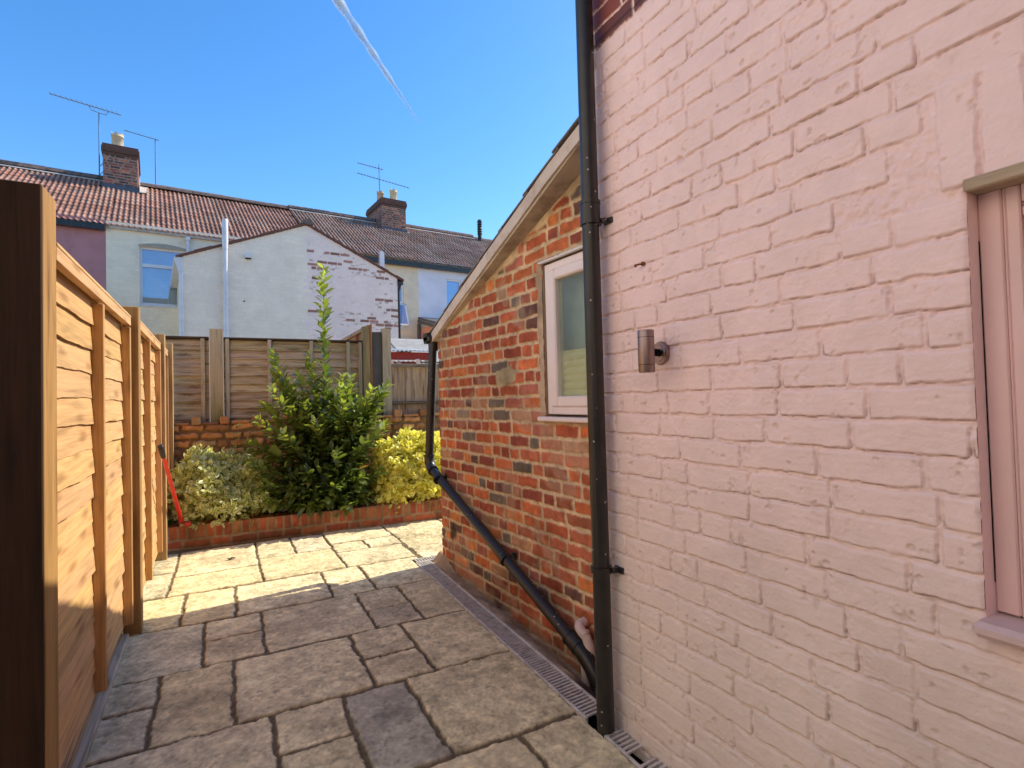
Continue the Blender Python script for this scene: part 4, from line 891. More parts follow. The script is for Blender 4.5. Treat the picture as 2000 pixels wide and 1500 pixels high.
# a straggling twig out of the variegated shrub and one small dark sprig against the old wall
tw = thing('dark_sprig', (.18, 6.3, .9), 'small dark twiggy plant against the old brick wall behind the cream edged shrub', 'plant')
_, pth = stems(tw, (.14, 6.32, .17), [(.10, 6.3, 1.08), (.22, 6.28, 1.0), (.30, 6.30, .85)], .006, (.12, .08, .05), seed=7)
ps = np.array([p for pa in pth for p in pa[5:]]); ps = np.repeat(ps, 7, 0)+g_.normal(0, .022, (len(ps)*7, 3))
VV, Q, T, CC = leafset(ps, g_.normal(0, 1, ps.shape), np.array([0, 0, 1.0])+g_.normal(0, .4, ps.shape), .026*(.7+.6*g_.random(len(ps))), .6, np.ones_like(ps)*np.array([.07, .12, .035]), np.ones_like(ps)*np.array([.12, .17, .06]))
raw_mesh('foliage', VV, Q, CC, M_leafG, tw, True, T)
gw = thing('low_weed', (-.42, 5.95, .17), 'patch of low green weed at the foot of the red tool', 'plant')
ps = np.stack([g_.normal(-.43, .05, 90), g_.normal(5.97, .06, 90), .175+.05*g_.random(90)], 1)
VV, Q, T, CC = leafset(ps, g_.normal(0, 1, ps.shape)*np.array([1, 1, .3])+np.array([0, 0, .3]), np.tile([0, 0, 1.0], (90, 1)), .035*(.7+.6*g_.random(90)), .8, np.ones_like(ps)*np.array([.06, .16, .03]), np.ones_like(ps)*np.array([.08, .2, .04]))
raw_mesh('foliage', VV, Q, CC, M_leafG, gw, True, T)
mb = MB(); mb.tube([(.10, 5.98, .22), (.16, 5.83, .235), (.10, 5.79, .19), (.05, 5.785, .10)], .0022, 5, (.4, .26, .14)); mb.tube([(.16, 5.83, .235), (.20, 5.79, .17), (.13, 5.785, .09)], .0016, 5, (.4, .26, .14))
tag(mb.build('dry_stem', mat_attr('dry_stalk', .8)), 'dry brown stalk hanging over the brick edging below the cream edged shrub', 'stalk')

# fallen leaf and litter on the slabs
def litter(name, x, y, s, col, label):
    mb = MB(); n = 9; vs = [(x, y, .012)]+[(x+s*math.cos(a*6.283/n)*(1+.3*(a % 2)), y+s*.6*math.sin(a*6.283/n), .004+.012*((a*7) % 3)/2) for a in range(n)]
    mb.add(vs, [[0, 1+a, 1+(a+1) % n] for a in range(n)], col); tag(mb.build(name, M_leafG), label, 'leaf')
litter('fallen_leaf', .03, 5.18, .030, (.05, .03, .015), 'dark fallen leaf lying on the sunlit slab near the raised bed')

# ------------------------------------------------------------------ red tool leaning on the fence
rt_ = thing('red_garden_tool', (-.42, 5.84, .2), 'red long handled garden tool with a black grip leaning on the fence in the bed', 'garden tool')
M_red = mat_plain('red_painted_steel', (.60, .025, .018), .35, 0, .5, 15, .15, .08)
a_ = np.array([-.362, 5.74, .27]); b_ = np.array([-.430, 4.99, .92])
mb = MB(); mb.tube([a_, a_+(b_-a_)*.3, b_], [.017, .016, .014], 14); mb.build('shaft', M_red, rt_)
mb = MB(); e_ = b_+(b_-a_)/np.linalg.norm(b_-a_)*.125; mb.tube([b_-(b_-a_)*.02, b_+(e_-b_)*.2, b_+(e_-b_)*.6, e_-(e_-b_)*.05, e_], [.017, .020, .0195, .021, .014], 16); mb.build('grip', mat_plain('black_rubber', (.02, .018, .018), .6), rt_)
mb = MB(); mb.obox((-.385, 5.76, .222), (.05, -.01, -.01), (.012, .06, 0), (-.012, 0, .075), bev=.01); mb.build('head', mat_plain('brown_red_steel', (.33, .05, .03), .5), rt_)
mb = MB(); mb.obox((-.345, 5.735, .212), (.055, -.01, -.004), (.01, .045, 0), (0, 0, .045), bev=.01); mb.build('foot', M_red, rt_)

# ------------------------------------------------------------------ terrace across the gardens
HA = math.radians(84.4); HS_ = np.array([math.sin(HA), math.cos(HA), 0]); HD_ = np.array([-math.cos(HA), math.sin(HA), 0]); HO = np.array([0, 16.0, 0])
def HT(s, d, z): p = HO+HS_*s+HD_*d; return (p[0], p[1], z)
def HTn(s, d, z): return np.array(HT(s, d, z))
EZ, RZ, RD = 5.70, 7.93, 3.58
rz = lambda d: EZ-.03+(RZ-EZ)/RD*d
def wallbox(mb, s0, s1, d0, d1, z0, z1, col=(1, 1, 1)):
    P_ = [HT(s0, d0, z0), HT(s1, d0, z0), HT(s1, d0, z1), HT(s0, d0, z1)]; uv = [(s0, z0), (s1, z0), (s1, z1), (s0, z1)]
    mb.quad(P_, col, uv)
    for sx in (s0, s1): mb.quad([HT(sx, d0, z0), HT(sx, d1, z0), HT(sx, d1, z1), HT(sx, d0, z1)], col, [(d0, z0), (d1, z0), (d1, z1), (d0, z1)])
    mb.quad([HT(s0, d1, z0), HT(s1, d1, z0), HT(s1, d1, z1), HT(s0, d1, z1)], col, uv); mb.quad([HT(s0, d0, z1), HT(s1, d0, z1), HT(s1, d1, z1), HT(s0, d1, z1)], col, uv)
def hwall(mb, s0, s1, z0, z1, holes, d=0.0, rev=.09):
    """front wall with window holes (s0,s1,z0,z1) and reveals"""
    ss = sorted({s0, s1, *[h[0] for h in holes], *[h[1] for h in holes]}); zz = sorted({z0, z1, *[h[2] for h in holes], *[h[3] for h in holes]})
    for a, b in zip(ss, ss[1:]):
        for c, e in zip(zz, zz[1:]):
            if any(h[0] <= (a+b)/2 <= h[1] and h[2] <= (c+e)/2 <= h[3] for h in holes): continue
            mb.quad([HT(a, d, c), HT(b, d, c), HT(b, d, e), HT(a, d, e)], uv=[(a, c), (b, c), (b, e), (a, e)])
    for h in holes:
        for (p, q_) in (((h[0], h[2]), (h[0], h[3])), ((h[1], h[2]), (h[1], h[3])), ((h[0], h[3]), (h[1], h[3])), ((h[0], h[2]), (h[1], h[2]))):
            mb.quad([HT(p[0], d, p[1]), HT(q_[0], d, q_[1]), HT(q_[0], d+rev, q_[1]), HT(p[0], d+rev, p[1])], uv=[(0, 0)]*4)
def hbox(mb, s0, s1, d0, d1, z0, z1, **k): mb.obox(HT(s0, d0, z0), HS_*(s1-s0), HD_*(d1-d0), (0, 0, z1-z0), **k)
def tiled(name, s0, s1, d0, d1, zoff, base, seed, parent, steps_dark=0.0):
    """double-curved clay tile slope with rolls and lapped courses"""
    per = .1133; gauge = .305; tot = math.hypot(d1-d0, rz(d1)-rz(d0)); nr_ = int(round(tot/gauge)); gauge = tot/nr_
    nu = int((s1-s0)/per*9)+1; us = np.linspace(s0, s1, nu)
    tl = []
    for k in range(nr_): tl += [(k, 0.0), (k, .02), (k, .5), (k, .985)]
    kk = np.array([a for a, _ in tl]); ff = np.array([b for _, b in tl])
    U, K = np.meshgrid(us, np.arange(len(tl))); row = kk[K]; fr = ff[K]
    ph = (U/per) % 1; roll = np.where(ph < .70, np.sin(ph/.70*math.pi), 0)**.8
    third = (np.floor(U/per).astype(int)) % 3
    tid = np.floor(U/(per*3)).astype(int)
    rnd = _T[(tid*7+seed) % 256, (row*13+seed*3) % 256]; rnd2 = _T[(tid*5+3) % 256, (row*11+31) % 256]
    Hh = .030*roll*(1-.12*(third == 2))+.020*(1-fr)+(rnd-.5)*.008+.0
    Hh = Hh+0.03*fbm(U*.25, row*.2, 1.0, 2, seed)
    tt = (row+fr)*gauge/tot; D = d0+(d1-d0)*tt; Z = rz(D)+zoff
    ndir = np.array([-(RZ-EZ), RD]); ndir = ndir/np.linalg.norm(ndir)
    X = HO[0]+HS_[0]*U+HD_[0]*(D+ndir[0]*Hh); Yy = HO[1]+HS_[1]*U+HD_[1]*(D+ndir[0]*Hh); Zz = Z+ndir[1]*Hh
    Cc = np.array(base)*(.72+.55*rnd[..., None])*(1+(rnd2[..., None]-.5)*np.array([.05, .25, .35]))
    Cc = Cc*(1-.62*(1-roll[..., None])*np.array([.9, 1, 1]))                                      # shade between the rolls, painted into the tile colour
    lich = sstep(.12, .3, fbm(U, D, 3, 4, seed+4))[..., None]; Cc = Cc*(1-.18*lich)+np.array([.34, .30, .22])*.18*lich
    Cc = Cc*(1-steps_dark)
    ny, nx = U.shape; idx = np.arange(ny*nx).reshape(ny, nx); q = np.stack([idx[:-1, :-1], idx[:-1, 1:], idx[1:, 1:], idx[1:, :-1]], -1).reshape(-1, 4)
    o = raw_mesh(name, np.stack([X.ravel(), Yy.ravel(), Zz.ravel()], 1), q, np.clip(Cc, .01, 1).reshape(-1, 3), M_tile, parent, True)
    return o
M_ridge = mat_plain('ridge_tile', (.19, .14, .12), .85, 0, .2, 8, .3, .4)
M_pale = mat_plain('pale_mortar', (.55, .48, .42), .9, 0, .2, 10, .2, .5)
M_cream = mat_paintbrick('cream_painted_brick', (.95, .81, .60)); M_cream2 = mat_paintbrick('peach_painted_brick', (.84, .70, .50)); M_blue = mat_plain('pale_blue_render', (.76, .74, .80), .85, 0, .2, 2, .06, .3, 40)
M_pinkr = mat_plain('dull_pink_render', (.48, .22, .22), .85, 0, .2, 3, .10, .4, 50)
def roofbits(parent, s0, s1, zoff=0, pale=True):
    mb = MB(); pts = [(-.13, -.02), (-.10, .06), (-.03, .11), (.03, .11), (.10, .06), (.13, -.02)]; s = s0
    while s < s1-.01:
        e = min(s+.45, s1); mb.prism([HT(s, RD+a, RZ+zoff+b+R.uniform(-.006, .006)) for a, b in pts], HS_*(e-s-.004)); s = e
    mb.build('ridge', M_ridge, parent)
    if pale:
        mb = MB(); mb.obox(HTn(s0, RD-.18, rz(RD-.18)+zoff+.03), HS_*(s1-s0), HD_*.10+np.array([0, 0, .062]), (0, 0, .02)); mb.build('ridge_mortar', M_pale, parent)
def chimney(parent, s0, s1, d0, d1, zt, seed):
    def cc(r, u, v): c = np.array(pick(r, [((.34, .105, .07), 4), ((.25, .085, .06), 4), ((.13, .065, .05), 3), ((.44, .16, .09), 1.5)])); return tuple(c*(.8+.4*r.random())*(0.55 if v > zt-.35 else 1))
    ch = None
    def faces(s0, s1, d0, d1, z0, z1, nm):
        nonlocal ch
        for i, (o_, e1_, L_) in enumerate(((HTn(s0, d0, 0), HS_, s1-s0), (HTn(s1, d0, 0), HD_, d1-d0), (HTn(s0, d1, 0), -HD_, d1-d0), (HTn(s1, d1, 0), -HS_, s1-s0))):
            n_ = np.cross(e1_, [0, 0, 1.0])
            br = bond(-.1, L_+.1, z0-.02, .078, int((z1-z0)/.078)+2, .235, .012, cc, 'mix', seed+i, .003, .003, .003)
            br = [(max(0, a), min(L_, b), c, min(d, z1), e, f, g2) for a, b, c, d, e, f, g2 in br if b > 0 and a < L_ and c < z1]
            U, V, H, C = relief(0, L_, z0, z1, .016, br, (.30, .25, .21), .010, .014, .006, .004, seed+i+40, .004)
            relief_mesh(nm, U, V, H, C, lambda u, v, h: (o_[0]+e1_[0]*u+n_[0]*h, o_[1]+e1_[1]*u+n_[1]*h, v), None, M_brick, parent)
    faces(s0, s1, d0, d1, rz(d0)-.15, zt-.30, 'chimney')
    mb = MB()
    for k, (o_, za, zb_) in enumerate(((.022, zt-.30, zt-.225), (.045, zt-.222, zt-.075), (.022, zt-.072, zt))):
        hbox(mb, s0-o_, s1+o_, d0-o_, d1+o_, za, zb_, col=(.12, .065, .05), bev=.008)
    mb.build('chimney_cap', M_brick, parent)
    mb = MB(); zb0 = rz(d0); hbox(mb, s0-.03, s1+.03, d0-.035, d0-.015, zb0-.08, zb0+.16); mb.build('flashing', mat_plain('lead', (.075, .085, .11), .5, .3, .5, 8, .2), parent)
    mb = MB(); zz_ = [HTn(s1+.035, d0-.06, rz(d0-.06)+.05), HTn(s1+.035, RD, RZ+.05), HTn(s1+.035, RD, RZ+.25), HTn(s1+.035, d0-.03, rz(d0)+.20)]; mb.prism(zz_, HS_*.008); mb.prism([HTn(s1+.04, d0-.06, rz(d0-.06)+.055), HTn(s1+.04, RD-.2, rz(RD-.2)+.055), HTn(s1+.22, RD-.2, rz(RD-.2)+.055), HTn(s1+.20, d0-.02, rz(d0-.02)+.055)], (0, 0, .01)); mb.build('flashing', M_pale, parent)
def pot(parent, s, d, z0, h, r_, crown=True, col=(.62, .50, .33)):
    c = HTn(s, d, z0); mb = MB(); k = lambda z: c+np.array([0, 0, z])
    mb.tube([k(0), k(h*.72), k(h*.73), k(h*.78), k(h*.79), k(h*.86)], [r_*1.02, r_*.95, r_*1.08, r_*1.08, r_*1.0, r_*1.02], 20, col)
    if crown:
        for i in range(6):
            a = i*1.047; a2 = a+.8; r2 = r_*1.03; p = [k(h*.84)+np.array([r2*math.cos(t), r2*math.sin(t), 0]) for t in (a, (a+a2)/2, a2)]; tp = k(h*1.0)+np.array([r2*1.08*math.cos((a+a2)/2), r2*1.08*math.sin((a+a2)/2), 0])
            inn = -np.array([math.cos((a+a2)/2), math.sin((a+a2)/2), 0])*.02
            mb.prism([p[0], p[1], tp], inn, col); mb.prism([p[1], p[2], tp], inn, col)
    mb.build('chimney_pot', mat_attr('terracotta_pot', .8), parent)
def hwindow(parent, s0, s1, z0, z1, dt=.06, tr=None, open_=False, curtain=True, d=0.0):
    w_ = .055; mb = MB(); hbox(mb, s0, s1, d+dt, d+dt+.05, z0, z0+w_); hbox(mb, s0, s1, d+dt, d+dt+.05, z1-w_, z1); hbox(mb, s0, s0+w_, d+dt, d+dt+.05, z0+w_, z1-w_); hbox(mb, s1-w_, s1, d+dt, d+dt+.05, z0+w_, z1-w_)
    if tr: hbox(mb, s0+w_, s1-w_, d+dt-.01, d+dt+.05, tr-.04, tr+.04)
    wf = mb.build('window', M_white, parent)
    mb = MB(); mb.quad([HT(s0+w_, d+dt+.03, z0+w_), HT(s1-w_, d+dt+.03, z0+w_), HT(s1-w_, d+dt+.03, z1-w_), HT(s0+w_, d+dt+.03, z1-w_)]); mb.build('pane', M_hglass, wf)
    if curtain:
        mb = MB(); n = 26; xs = np.linspace(s0+.06, s0+.08+(s1-s0)*.42, n)
        for i in range(n-1): mb.quad([HT(xs[i], d+dt+.065+.012*math.sin(i*1.7), z0+.02), HT(xs[i+1], d+dt+.065+.012*math.sin((i+1)*1.7), z0+.02), HT(xs[i+1], d+dt+.065+.012*math.sin((i+1)*1.7), z1-.02), HT(xs[i], d+dt+.065+.012*math.sin(i*1.7), z1-.02)])
        mb.build('curtain', mat_plain('net_curtain', (.75, .78, .8), .9), wf)
    mb = MB(); mb.quad([HT(s0-.05, d+.55, z0-.05), HT(s1+.05, d+.55, z0-.05), HT(s1+.05, d+.55, z1+.05), HT(s0-.05, d+.55, z1+.05)]); mb.build('dark_room', M_dark, wf)
    mb = MB(); hbox(mb, s0-.05, s1+.05, d-.035, d+dt, z0-.05, z0-.012, bev=.006); mb.build('window_sill', M_wp, parent)
    return wf
M_hglass = bpy.data.materials.new('house_glass'); t, b, oo = nodes(M_hglass)
gl = N(t, 'ShaderNodeBsdfGlossy', Roughness=0.02); gl.inputs[0].default_value = (.26, .46, .72, 1); tp = N(t, 'ShaderNodeBsdfTransparent'); tp.inputs[0].default_value = (.9, .95, .95, 1)
mx = N(t, 'ShaderNodeMixShader'); mx.inputs[0].default_value = .42; t.links.new(tp.outputs[0], mx.inputs[1]); t.links.new(gl.outputs[0], mx.inputs[2]); t.links.new(mx.outputs[0], oo.inputs[0])
TB = (.41, .21, .145); GH = 'terraced houses across the back gardens'
def backslope(mb, s0, s1, zoff=0): mb.prism([HT(s0, RD, RZ+zoff-.02), HT(s0, 2*RD+.2, EZ+zoff-.1), HT(s1, 2*RD+.2, EZ+zoff-.1), HT(s1, RD, RZ+zoff-.02)], (0, 0, .05), (.2, .12, .1))
def body(mb, s0, s1): wallbox(mb, s0, s1, .12, 2*RD, -.3, EZ-.05)
# pink rendered house, far left
hp = thing('terraced_house', HT(-4, 0, -.3), 'terraced house with a dull pink rendered back wall and tiled roof at the far left', 'house', GH)
mb = MB(); hwall(mb, -7.5, -2.47, -.3, EZ+.05, []); mb.build('wall', M_pinkr, hp)
mb = MB(); body(mb, -7.5, -2.50); mb.build('rear_walls', M_pinkr, hp)
tiled('roof', -7.6, -2.42, -.10, RD-.05, 0, TB, 1, hp); mb = MB(); backslope(mb, -7.6, -2.42); mb.build('rear_roof', M_tile, hp); roofbits(hp, -7.6, -2.42)
mb = MB(); hbox(mb, -7.6, -2.48, -.16, -.04, EZ-.22, EZ-.08, col=(.02, .02, .02)); mb.build('gutter', M_black, hp)
# cream house with the window
hc = thing('terraced_house', HT(-.5, 0, -.3), 'cream terraced house with a white curtained window and a single pot chimney', 'house', GH)
w1 = (-1.815, -.83, 3.80, 5.23)
mb = MB(); hwall(mb, -2.47, 1.9, -.3, EZ+.05, [w1]); mb.build('wall', M_cream, hc); mb = MB(); body(mb, -2.45, 1.88); mb.build('rear_walls', M_cream, hc)
tiled('roof', -2.42, 2.35, -.10, RD-.05, 0, TB, 2, hc); mb = MB(); backslope(mb, -2.42, 2.35); mb.build('rear_roof', M_tile, hc); roofbits(hc, -1.84, 2.35, 0, False)
mb = MB(); hbox(mb, -2.4, 2.3, -.075, .0, EZ-.13, EZ-.03, col=(.7, .68, .55)); mb.build('eaves_course', M_pale, hc)
hwindow(hc, w1[0], w1[1], w1[2], w1[3], .07, 4.78)
mb = MB(); pts = []; n = 12
for i in range(n+1): t_ = i/n; pts.append(HTn(w1[0]-.02+(w1[1]-w1[0]+.04)*t_, -.012, w1[3]+.035+.07*math.sin(t_*math.pi)))
mb.prism(pts+[HTn(w1[1]+.02, -.012, w1[3]-.002), HTn(w1[0]-.02, -.012, w1[3]-.002)], HD_*.011); mb.build('window_arch', mat_plain('stone_arch', (.42, .36, .27), .9), hc)
chimney(hc, -2.68, -1.88, 2.85, 4.35, 8.74, 200); pot(hc, -2.36, 3.12, 8.74, .45, .145); 
mb = MB(); mb.tube([HTn(-.80, -.07, EZ-.20), HTn(-.80, -.07, 4.9)], .035, 12); mb.tube([HTn(-.80, -.07, EZ-.14), HTn(-.80, -.07, EZ-.22)], .055, 12); mb.build('pipe', M_wp, hc)
# right cream house with the open window
hr = thing('terraced_house', HT(4.5, 0, -.3), 'peach painted terraced house with an open white window and a two pot chimney', 'house', GH)
w2_ = (4.66, 5.00, 3.55, 5.05)
mb = MB(); hwall(mb, 1.9, 5.50, -.3, EZ+.05, [w2_]); mb.build('wall', M_cream2, hr); mb = MB(); body(mb, 1.92, 5.48); mb.build('rear_walls', M_cream2, hr)
tiled('roof', 2.35, 6.0, -.10, RD-.05, .05, (.37, .22, .16), 3, hr); mb = MB(); backslope(mb, 2.35, 6.0, .05); mb.build('rear_roof', M_tile, hr); roofbits(hr, 2.35, 5.36, .05)
hwindow(hr, w2_[0], w2_[1], w2_[2], w2_[3], .05, 4.35, curtain=False)
mb = MB()    # the lower sash swung open
c0 = HTn(w2_[0]+.04, -.02, 4.30); dn = np.array([0, 0, -.70])+(-HD_)*.28
for (a, L_) in ((0, .05), (.30, .05)): mb.obox(c0+HS_*a, HS_*L_, dn, HD_*.03, bev=.003)
mb.obox(c0, HS_*.35, dn*.07, HD_*.03); mb.obox(c0+dn*.93, HS_*.35, dn*.07, HD_*.03); sa_ = mb.build('open_sash', M_white, hr)
mb = MB(); mb.quad([c0+HS_*.05, c0+HS_*.30, c0+HS_*.30+dn*.95, c0+HS_*.05+dn*.95]); mb.build('pane', M_hglass, sa_)
mb = MB(); hbox(mb, 2.0, 5.55, -.17, -.05, EZ-.22, EZ-.07); mb.build('gutter', M_black, hr)
chimney(hr, 5.40, 6.32, 2.85, 4.45, 8.68, 260); pot(hr, 5.50, 3.25, 8.68, .36, .125, True, (.60, .42, .28)); pot(hr, 5.93, 3.05, 8.68, .44, .13, True, (.66, .54, .33)); pot(hr, 5.72, 3.6, 8.68, .16, .12, False, (.35, .28, .22))
mb = MB(); hbox(mb, 4.35, 5.50, -.30, -.001, 3.00, 3.14, col=(.2, .2, .2)); mb.build('lead_band', mat_plain('grey_lead', (.20, .21, .23), .6, .2), hr)
# blue house
hb = thing('terraced_house', HT(8, 0, -.3), 'pale blue rendered terraced house at the right end of the tiled roofs', 'house', GH)
w3_ = (6.47, 7.05, 4.25, 5.25)
mb = MB(); hwall(mb, 5.50, 13, -.3, EZ+.05, [w3_]); mb.build('wall', M_blue, hb); mb = MB(); body(mb, 5.52, 13); mb.build('rear_walls', M_blue, hb)
tiled('roof', 6.0, 13, -.10, RD-.05, .05, (.35, .215, .16), 4, hb); mb = MB(); backslope(mb, 6.0, 13, .05); mb.build('rear_roof', M_tile, hb); roofbits(hb, 6.36, 9.55, .05); roofbits(hb, 9.56, 13, -.03, False)
hwindow(hb, w3_[0], w3_[1], w3_[2], w3_[3], .05, None, curtain=False)
mb = MB(); hbox(mb, 5.56, 13, -.17, -.05, EZ-.22, EZ-.07); mb.build('gutter', M_black, hb)
mb = MB(); c_ = HTn(9.72, 3.25, rz(3.25)); mb.tube([c_, c_+np.array([0, 0, .62]), c_+np.array([0, 0, .63]), c_+np.array([0, 0, .95])], [.085, .085, .075, .075], 14); [mb.tube([c_+np.array([0, 0, .35+.1*i]), c_+np.array([0, 0, .39+.1*i])], .105, 14) for i in range(6)]; mb.build('flue', M_black, hb)
mb = MB(); hbox(mb, 5.505, 5.62, -3.5, -.01, -.3, 3.55, col=(.60, .27, .17)); mb.build('extension_wall', mat_attr('orange_painted_wall', .85, 60, .4, .004), hb)
mb = MB(); mb.prism([HT(5.46, -3.7, 2.95), HT(9, -3.7, 2.95), HT(9, -.01, 3.85), HT(5.46, -.01, 3.85)], (0, 0, .07), (.1, .1, .11)); mb.build('extension_roof', mat_attr('slate_dark', .7), hb)
mb = MB(); mb.prism([HT(5.44, -3.7, 2.83), HT(5.44, -.01, 3.73), HT(5.44, -.01, 3.84), HT(5.44, -3.7, 2.94)], HS_*.02, (.1, .1, .1)); hbox(mb, 5.42, 5.50, -.12, -.02, -.3, 3.7, col=(.12, .11, .12)); mb.build('bargeboard', mat_attr('dark_timber', .8), hb)

# gabled rear wing in front of the cream houses
GD = -2.99; gs0, gsm, gs1, gez, gaz = -1.04, 1.42, 3.60, 4.38, 5.40
gw_ = thing('gabled_rear_wing', HT(1.3, GD, -.3), 'pointed gable wing, cream on the left half and peeling pinkish paint on the right half', 'rear wing')
gz = lambda s: np.where(s < gsm, gez+(gaz-gez)*(s-gs0)/(gsm-gs0), gaz+(gez+.0-gaz)*(s-gsm)/(gs1-gsm))
pb = (.93, .775, .70); cb = (.93, .80, .63)
spots = [(1.62, 4.98, .20, .04, .5), (1.85, 4.80, .42, .05, .95), (1.80, 4.62, .42, .05, .95), (2.15, 4.62, .3, .05, .6), (1.62, 4.45, .2, .15, .6), (1.9, 4.40, .25, .1, .6), (2.70, 4.47, .28, .06, .8), (2.35, 4.8, .2, .1, .25), (1.60, 4.15, .1, .08, .8), (1.62, 3.85, .12, .05, .9), (1.6, 3.6, .12, .1, .5), (1.72, 3.42, .22, .04, .95), (3.2, 4.4, .2, .1, .5), (3.35, 4.1, .15, .2, .3), (3.05, 3.25, .3, .08, .8), (3.35, 3.12, .25, .08, .8), (2.6, 3.45, .3, .04, .4), (3.4, 3.5, .15, .3, .35), (2.2, 3.22, .12, .06, .7), (2.45, 3.9, .07, .1, .6), (1.7, 2.95, .3, .06, .6), (2.6, 3.25, .2, .05, .3), (3.3, 3.75, .2, .15, .25)]
def gcol(r, u, v):
    s = u+gs0
    if s < gsm: return tuple(np.array(cb)*(.97+.06*r.random()))
    for (a, b, ra, rb, p) in spots:
        q = ((s-a)/ra)**2+((v-b)/rb)**2
        if q < 1.3 and r.random() < p*.6: return tuple(np.array((.36, .17, .13))*(.7+.7*r.random()))
    return tuple(np.array(pb)*(.95+.08*r.random()))
br = bond(0, gs1-gs0, -.3, .078, 76, .235, .007, gcol, 'mix', 77, .002, .0015, .0015)
U, V, H, C = relief(0, gs1-gs0, -.3, 5.45, .0145, br, (.91, .78, .65), .003, .012, .004, .003, 170, .002, .05, .05)
pe = sstep(.15, .30, fbm(U, V, 4.5, 5, 88, .6))*((U+gs0) > gsm+.02)
near = 0
for (a, b, ra, rb, p) in spots: near = near+np.exp(-(((U+gs0-a)/(ra*1.5))**2+((V-b)/(rb*2.5))**2))
pe2 = (sstep(.10, .22, fbm(U*.7, V*1.6, 9, 4, 89)+.12*np.clip(near, 0, 1)-.16)*((U+gs0) > gsm+.02)*np.clip(near*.9, 0, 1))[..., None]
pe2 = pe2*sstep(.0, .15, fbm(U, V*2, 16, 3, 90))[..., None]; C = C*(1-pe2*.6)+np.array([.30, .16, .12])*pe2*.6
C = np.where(((U+gs0) > gsm)[..., None]*(C[..., 0:1] > .4), C*np.array([1.0, .965, .96]), C)
relief_mesh('gable_wall', U, V, H, np.clip(C, .01, 1), lambda u, v, h: (HO[0]+HS_[0]*(u+gs0)+HD_[0]*(GD-h), HO[1]+HS_[1]*(u+gs0)+HD_[1]*(GD-h), v), V < gz(U+gs0), mat_attr('old_masonry_paint', .85, 60, .3, .004, 3, .06), gw_)
for sx in (gs0, gs1-.01):
    mb = MB(); mb.quad([HT(sx, GD, -.3), HT(sx, -.0, -.3), HT(sx, -.0, gez), HT(sx, GD, gez)], uv=[(GD, -.3), (0, -.3), (0, gez), (GD, gez)]); mb.build('side_wall', M_cream, gw_)
mb = MB(); dk_ = (.17, .075, .055)
def slope(sA, zA, sB, zB, nseg, sg):
    for k in range(nseg):
        a = k/nseg; b = (k+1)/nseg; j = R.uniform(-.008, .008)
        p = lambda t, dd_: HTn(sA+(sB-sA)*t, dd_, zA+(zB-zA)*t)
        mb.prism([p(a, GD-.05+j), p(b, GD-.05+j), p(b, .5), p(a, .5)], (0, 0, .040+.012*(k % 2)), dk_)
slope(gs0-.12, gez-.05+.0, gsm, gaz+.0, 8, 1); slope(gsm, gaz, gs1+.16, gez-.075, 12, 1)
mb.build('roof', M_tile, gw_)
mb = MB(); pts = [(-.14, -.03), (-.10, .05), (0, .10), (.10, .05), (.14, -.03)]; mb.prism([HTn(gsm+a, GD-.09, gaz+.03+b) for a, b in pts], HD_*3.4); mb.build('ridge', M_ridge, gw_)
mb = MB(); hbox(mb, gs0-.15, gs0+.0, GD-.03, 0, gez-.13, gez-.03, bev=.01); mb.prism([HTn(gs0-.13, GD-.02, gez-.13), HTn(gs0, GD-.02, gez-.13), HTn(gs0, GD-.02, gez-.42), HTn(gs0-.06, GD-.02, gez-.38)], HD_*.08); mb.build('gutter', M_wp, gw_)
mb = MB(); mb.tube([HTn(gs0-.03, GD-.03, gez-.38), HTn(gs0-.03, GD-.03, 0)], .042, 10); mb.build('drainpipe', M_wp, gw_)
mb = MB(); mb.tube([HTn(gs1+.04, GD+.02, gez-.25), HTn(gs1+.04, GD+.02, 0)], .03, 10); hbox(mb, gs1+.01, gs1+.14, GD-.03, .0, gez-.16, gez-.09); mb.tube([HTn(gs1+.09, GD+.0, gez-.12), HTn(gs1+.04, GD+.02, gez-.30)], .035, 10); mb.build('downpipe', M_black, gw_)
mb = MB(); hbox(mb, .12, .24, GD-.09, GD-.01, 4.47, 4.56, bev=.01); mb.build('vent_cowl', M_wp, gw_); mb = MB(); hbox(mb, .13, .24, GD-.08, GD-.012, 4.455, 4.468); mb.build('vent_slot', M_dark, gw_)
mb = MB(); c_ = HTn(.095, GD-.006, 3.53); mb.tube([c_, c_-HD_*.003], .017, 12); mb.build('vent_hole', M_dark, gw_)
# tall white vent pipe up the gable
vpw = thing('vent_pipe', HT(-.265, GD-.08, 0), 'tall white vent pipe running up the cream half of the gable', 'pipe')
mb = MB(); sp = -.265; dpz = GD-.085; mb.tube([HTn(sp, dpz, 0), HTn(sp, dpz, 4.62)], .048, 16); mb.tube([HTn(sp, dpz, 4.60), HTn(sp, dpz, 4.75), HTn(sp+.003, dpz, 5.20), HTn(sp+.003, dpz, 5.24)], [.050, .060, .060, .05], 16); mb.build('pipe', M_wp, vpw)
for z_ in (3.28, 3.88, 4.60, 2.86):
    mb = MB(); mb.tube([HTn(sp, dpz, z_), HTn(sp, dpz, z_+.035)], .055, 16); hbox(mb, sp-.08, sp+.08, GD-.03, GD-.012, z_+.005, z_+.03); mb.build('bracket', M_wp, vpw)
vf = thing('white_flue', HT(3.27, GD+.4, 4.4), 'white boxy flue standing on the right slope of the gabled wing roof', 'flue')
mb = MB(); mb.prism([HTn(3.27, GD+.35, 4.42), HTn(3.41, GD+.35, 4.36), HTn(3.405, GD+.35, 5.10), HTn(3.30, GD+.35, 5.13)], HD_*.10, (1, 1, 1)); mb.build('flue_box', M_white, vf)

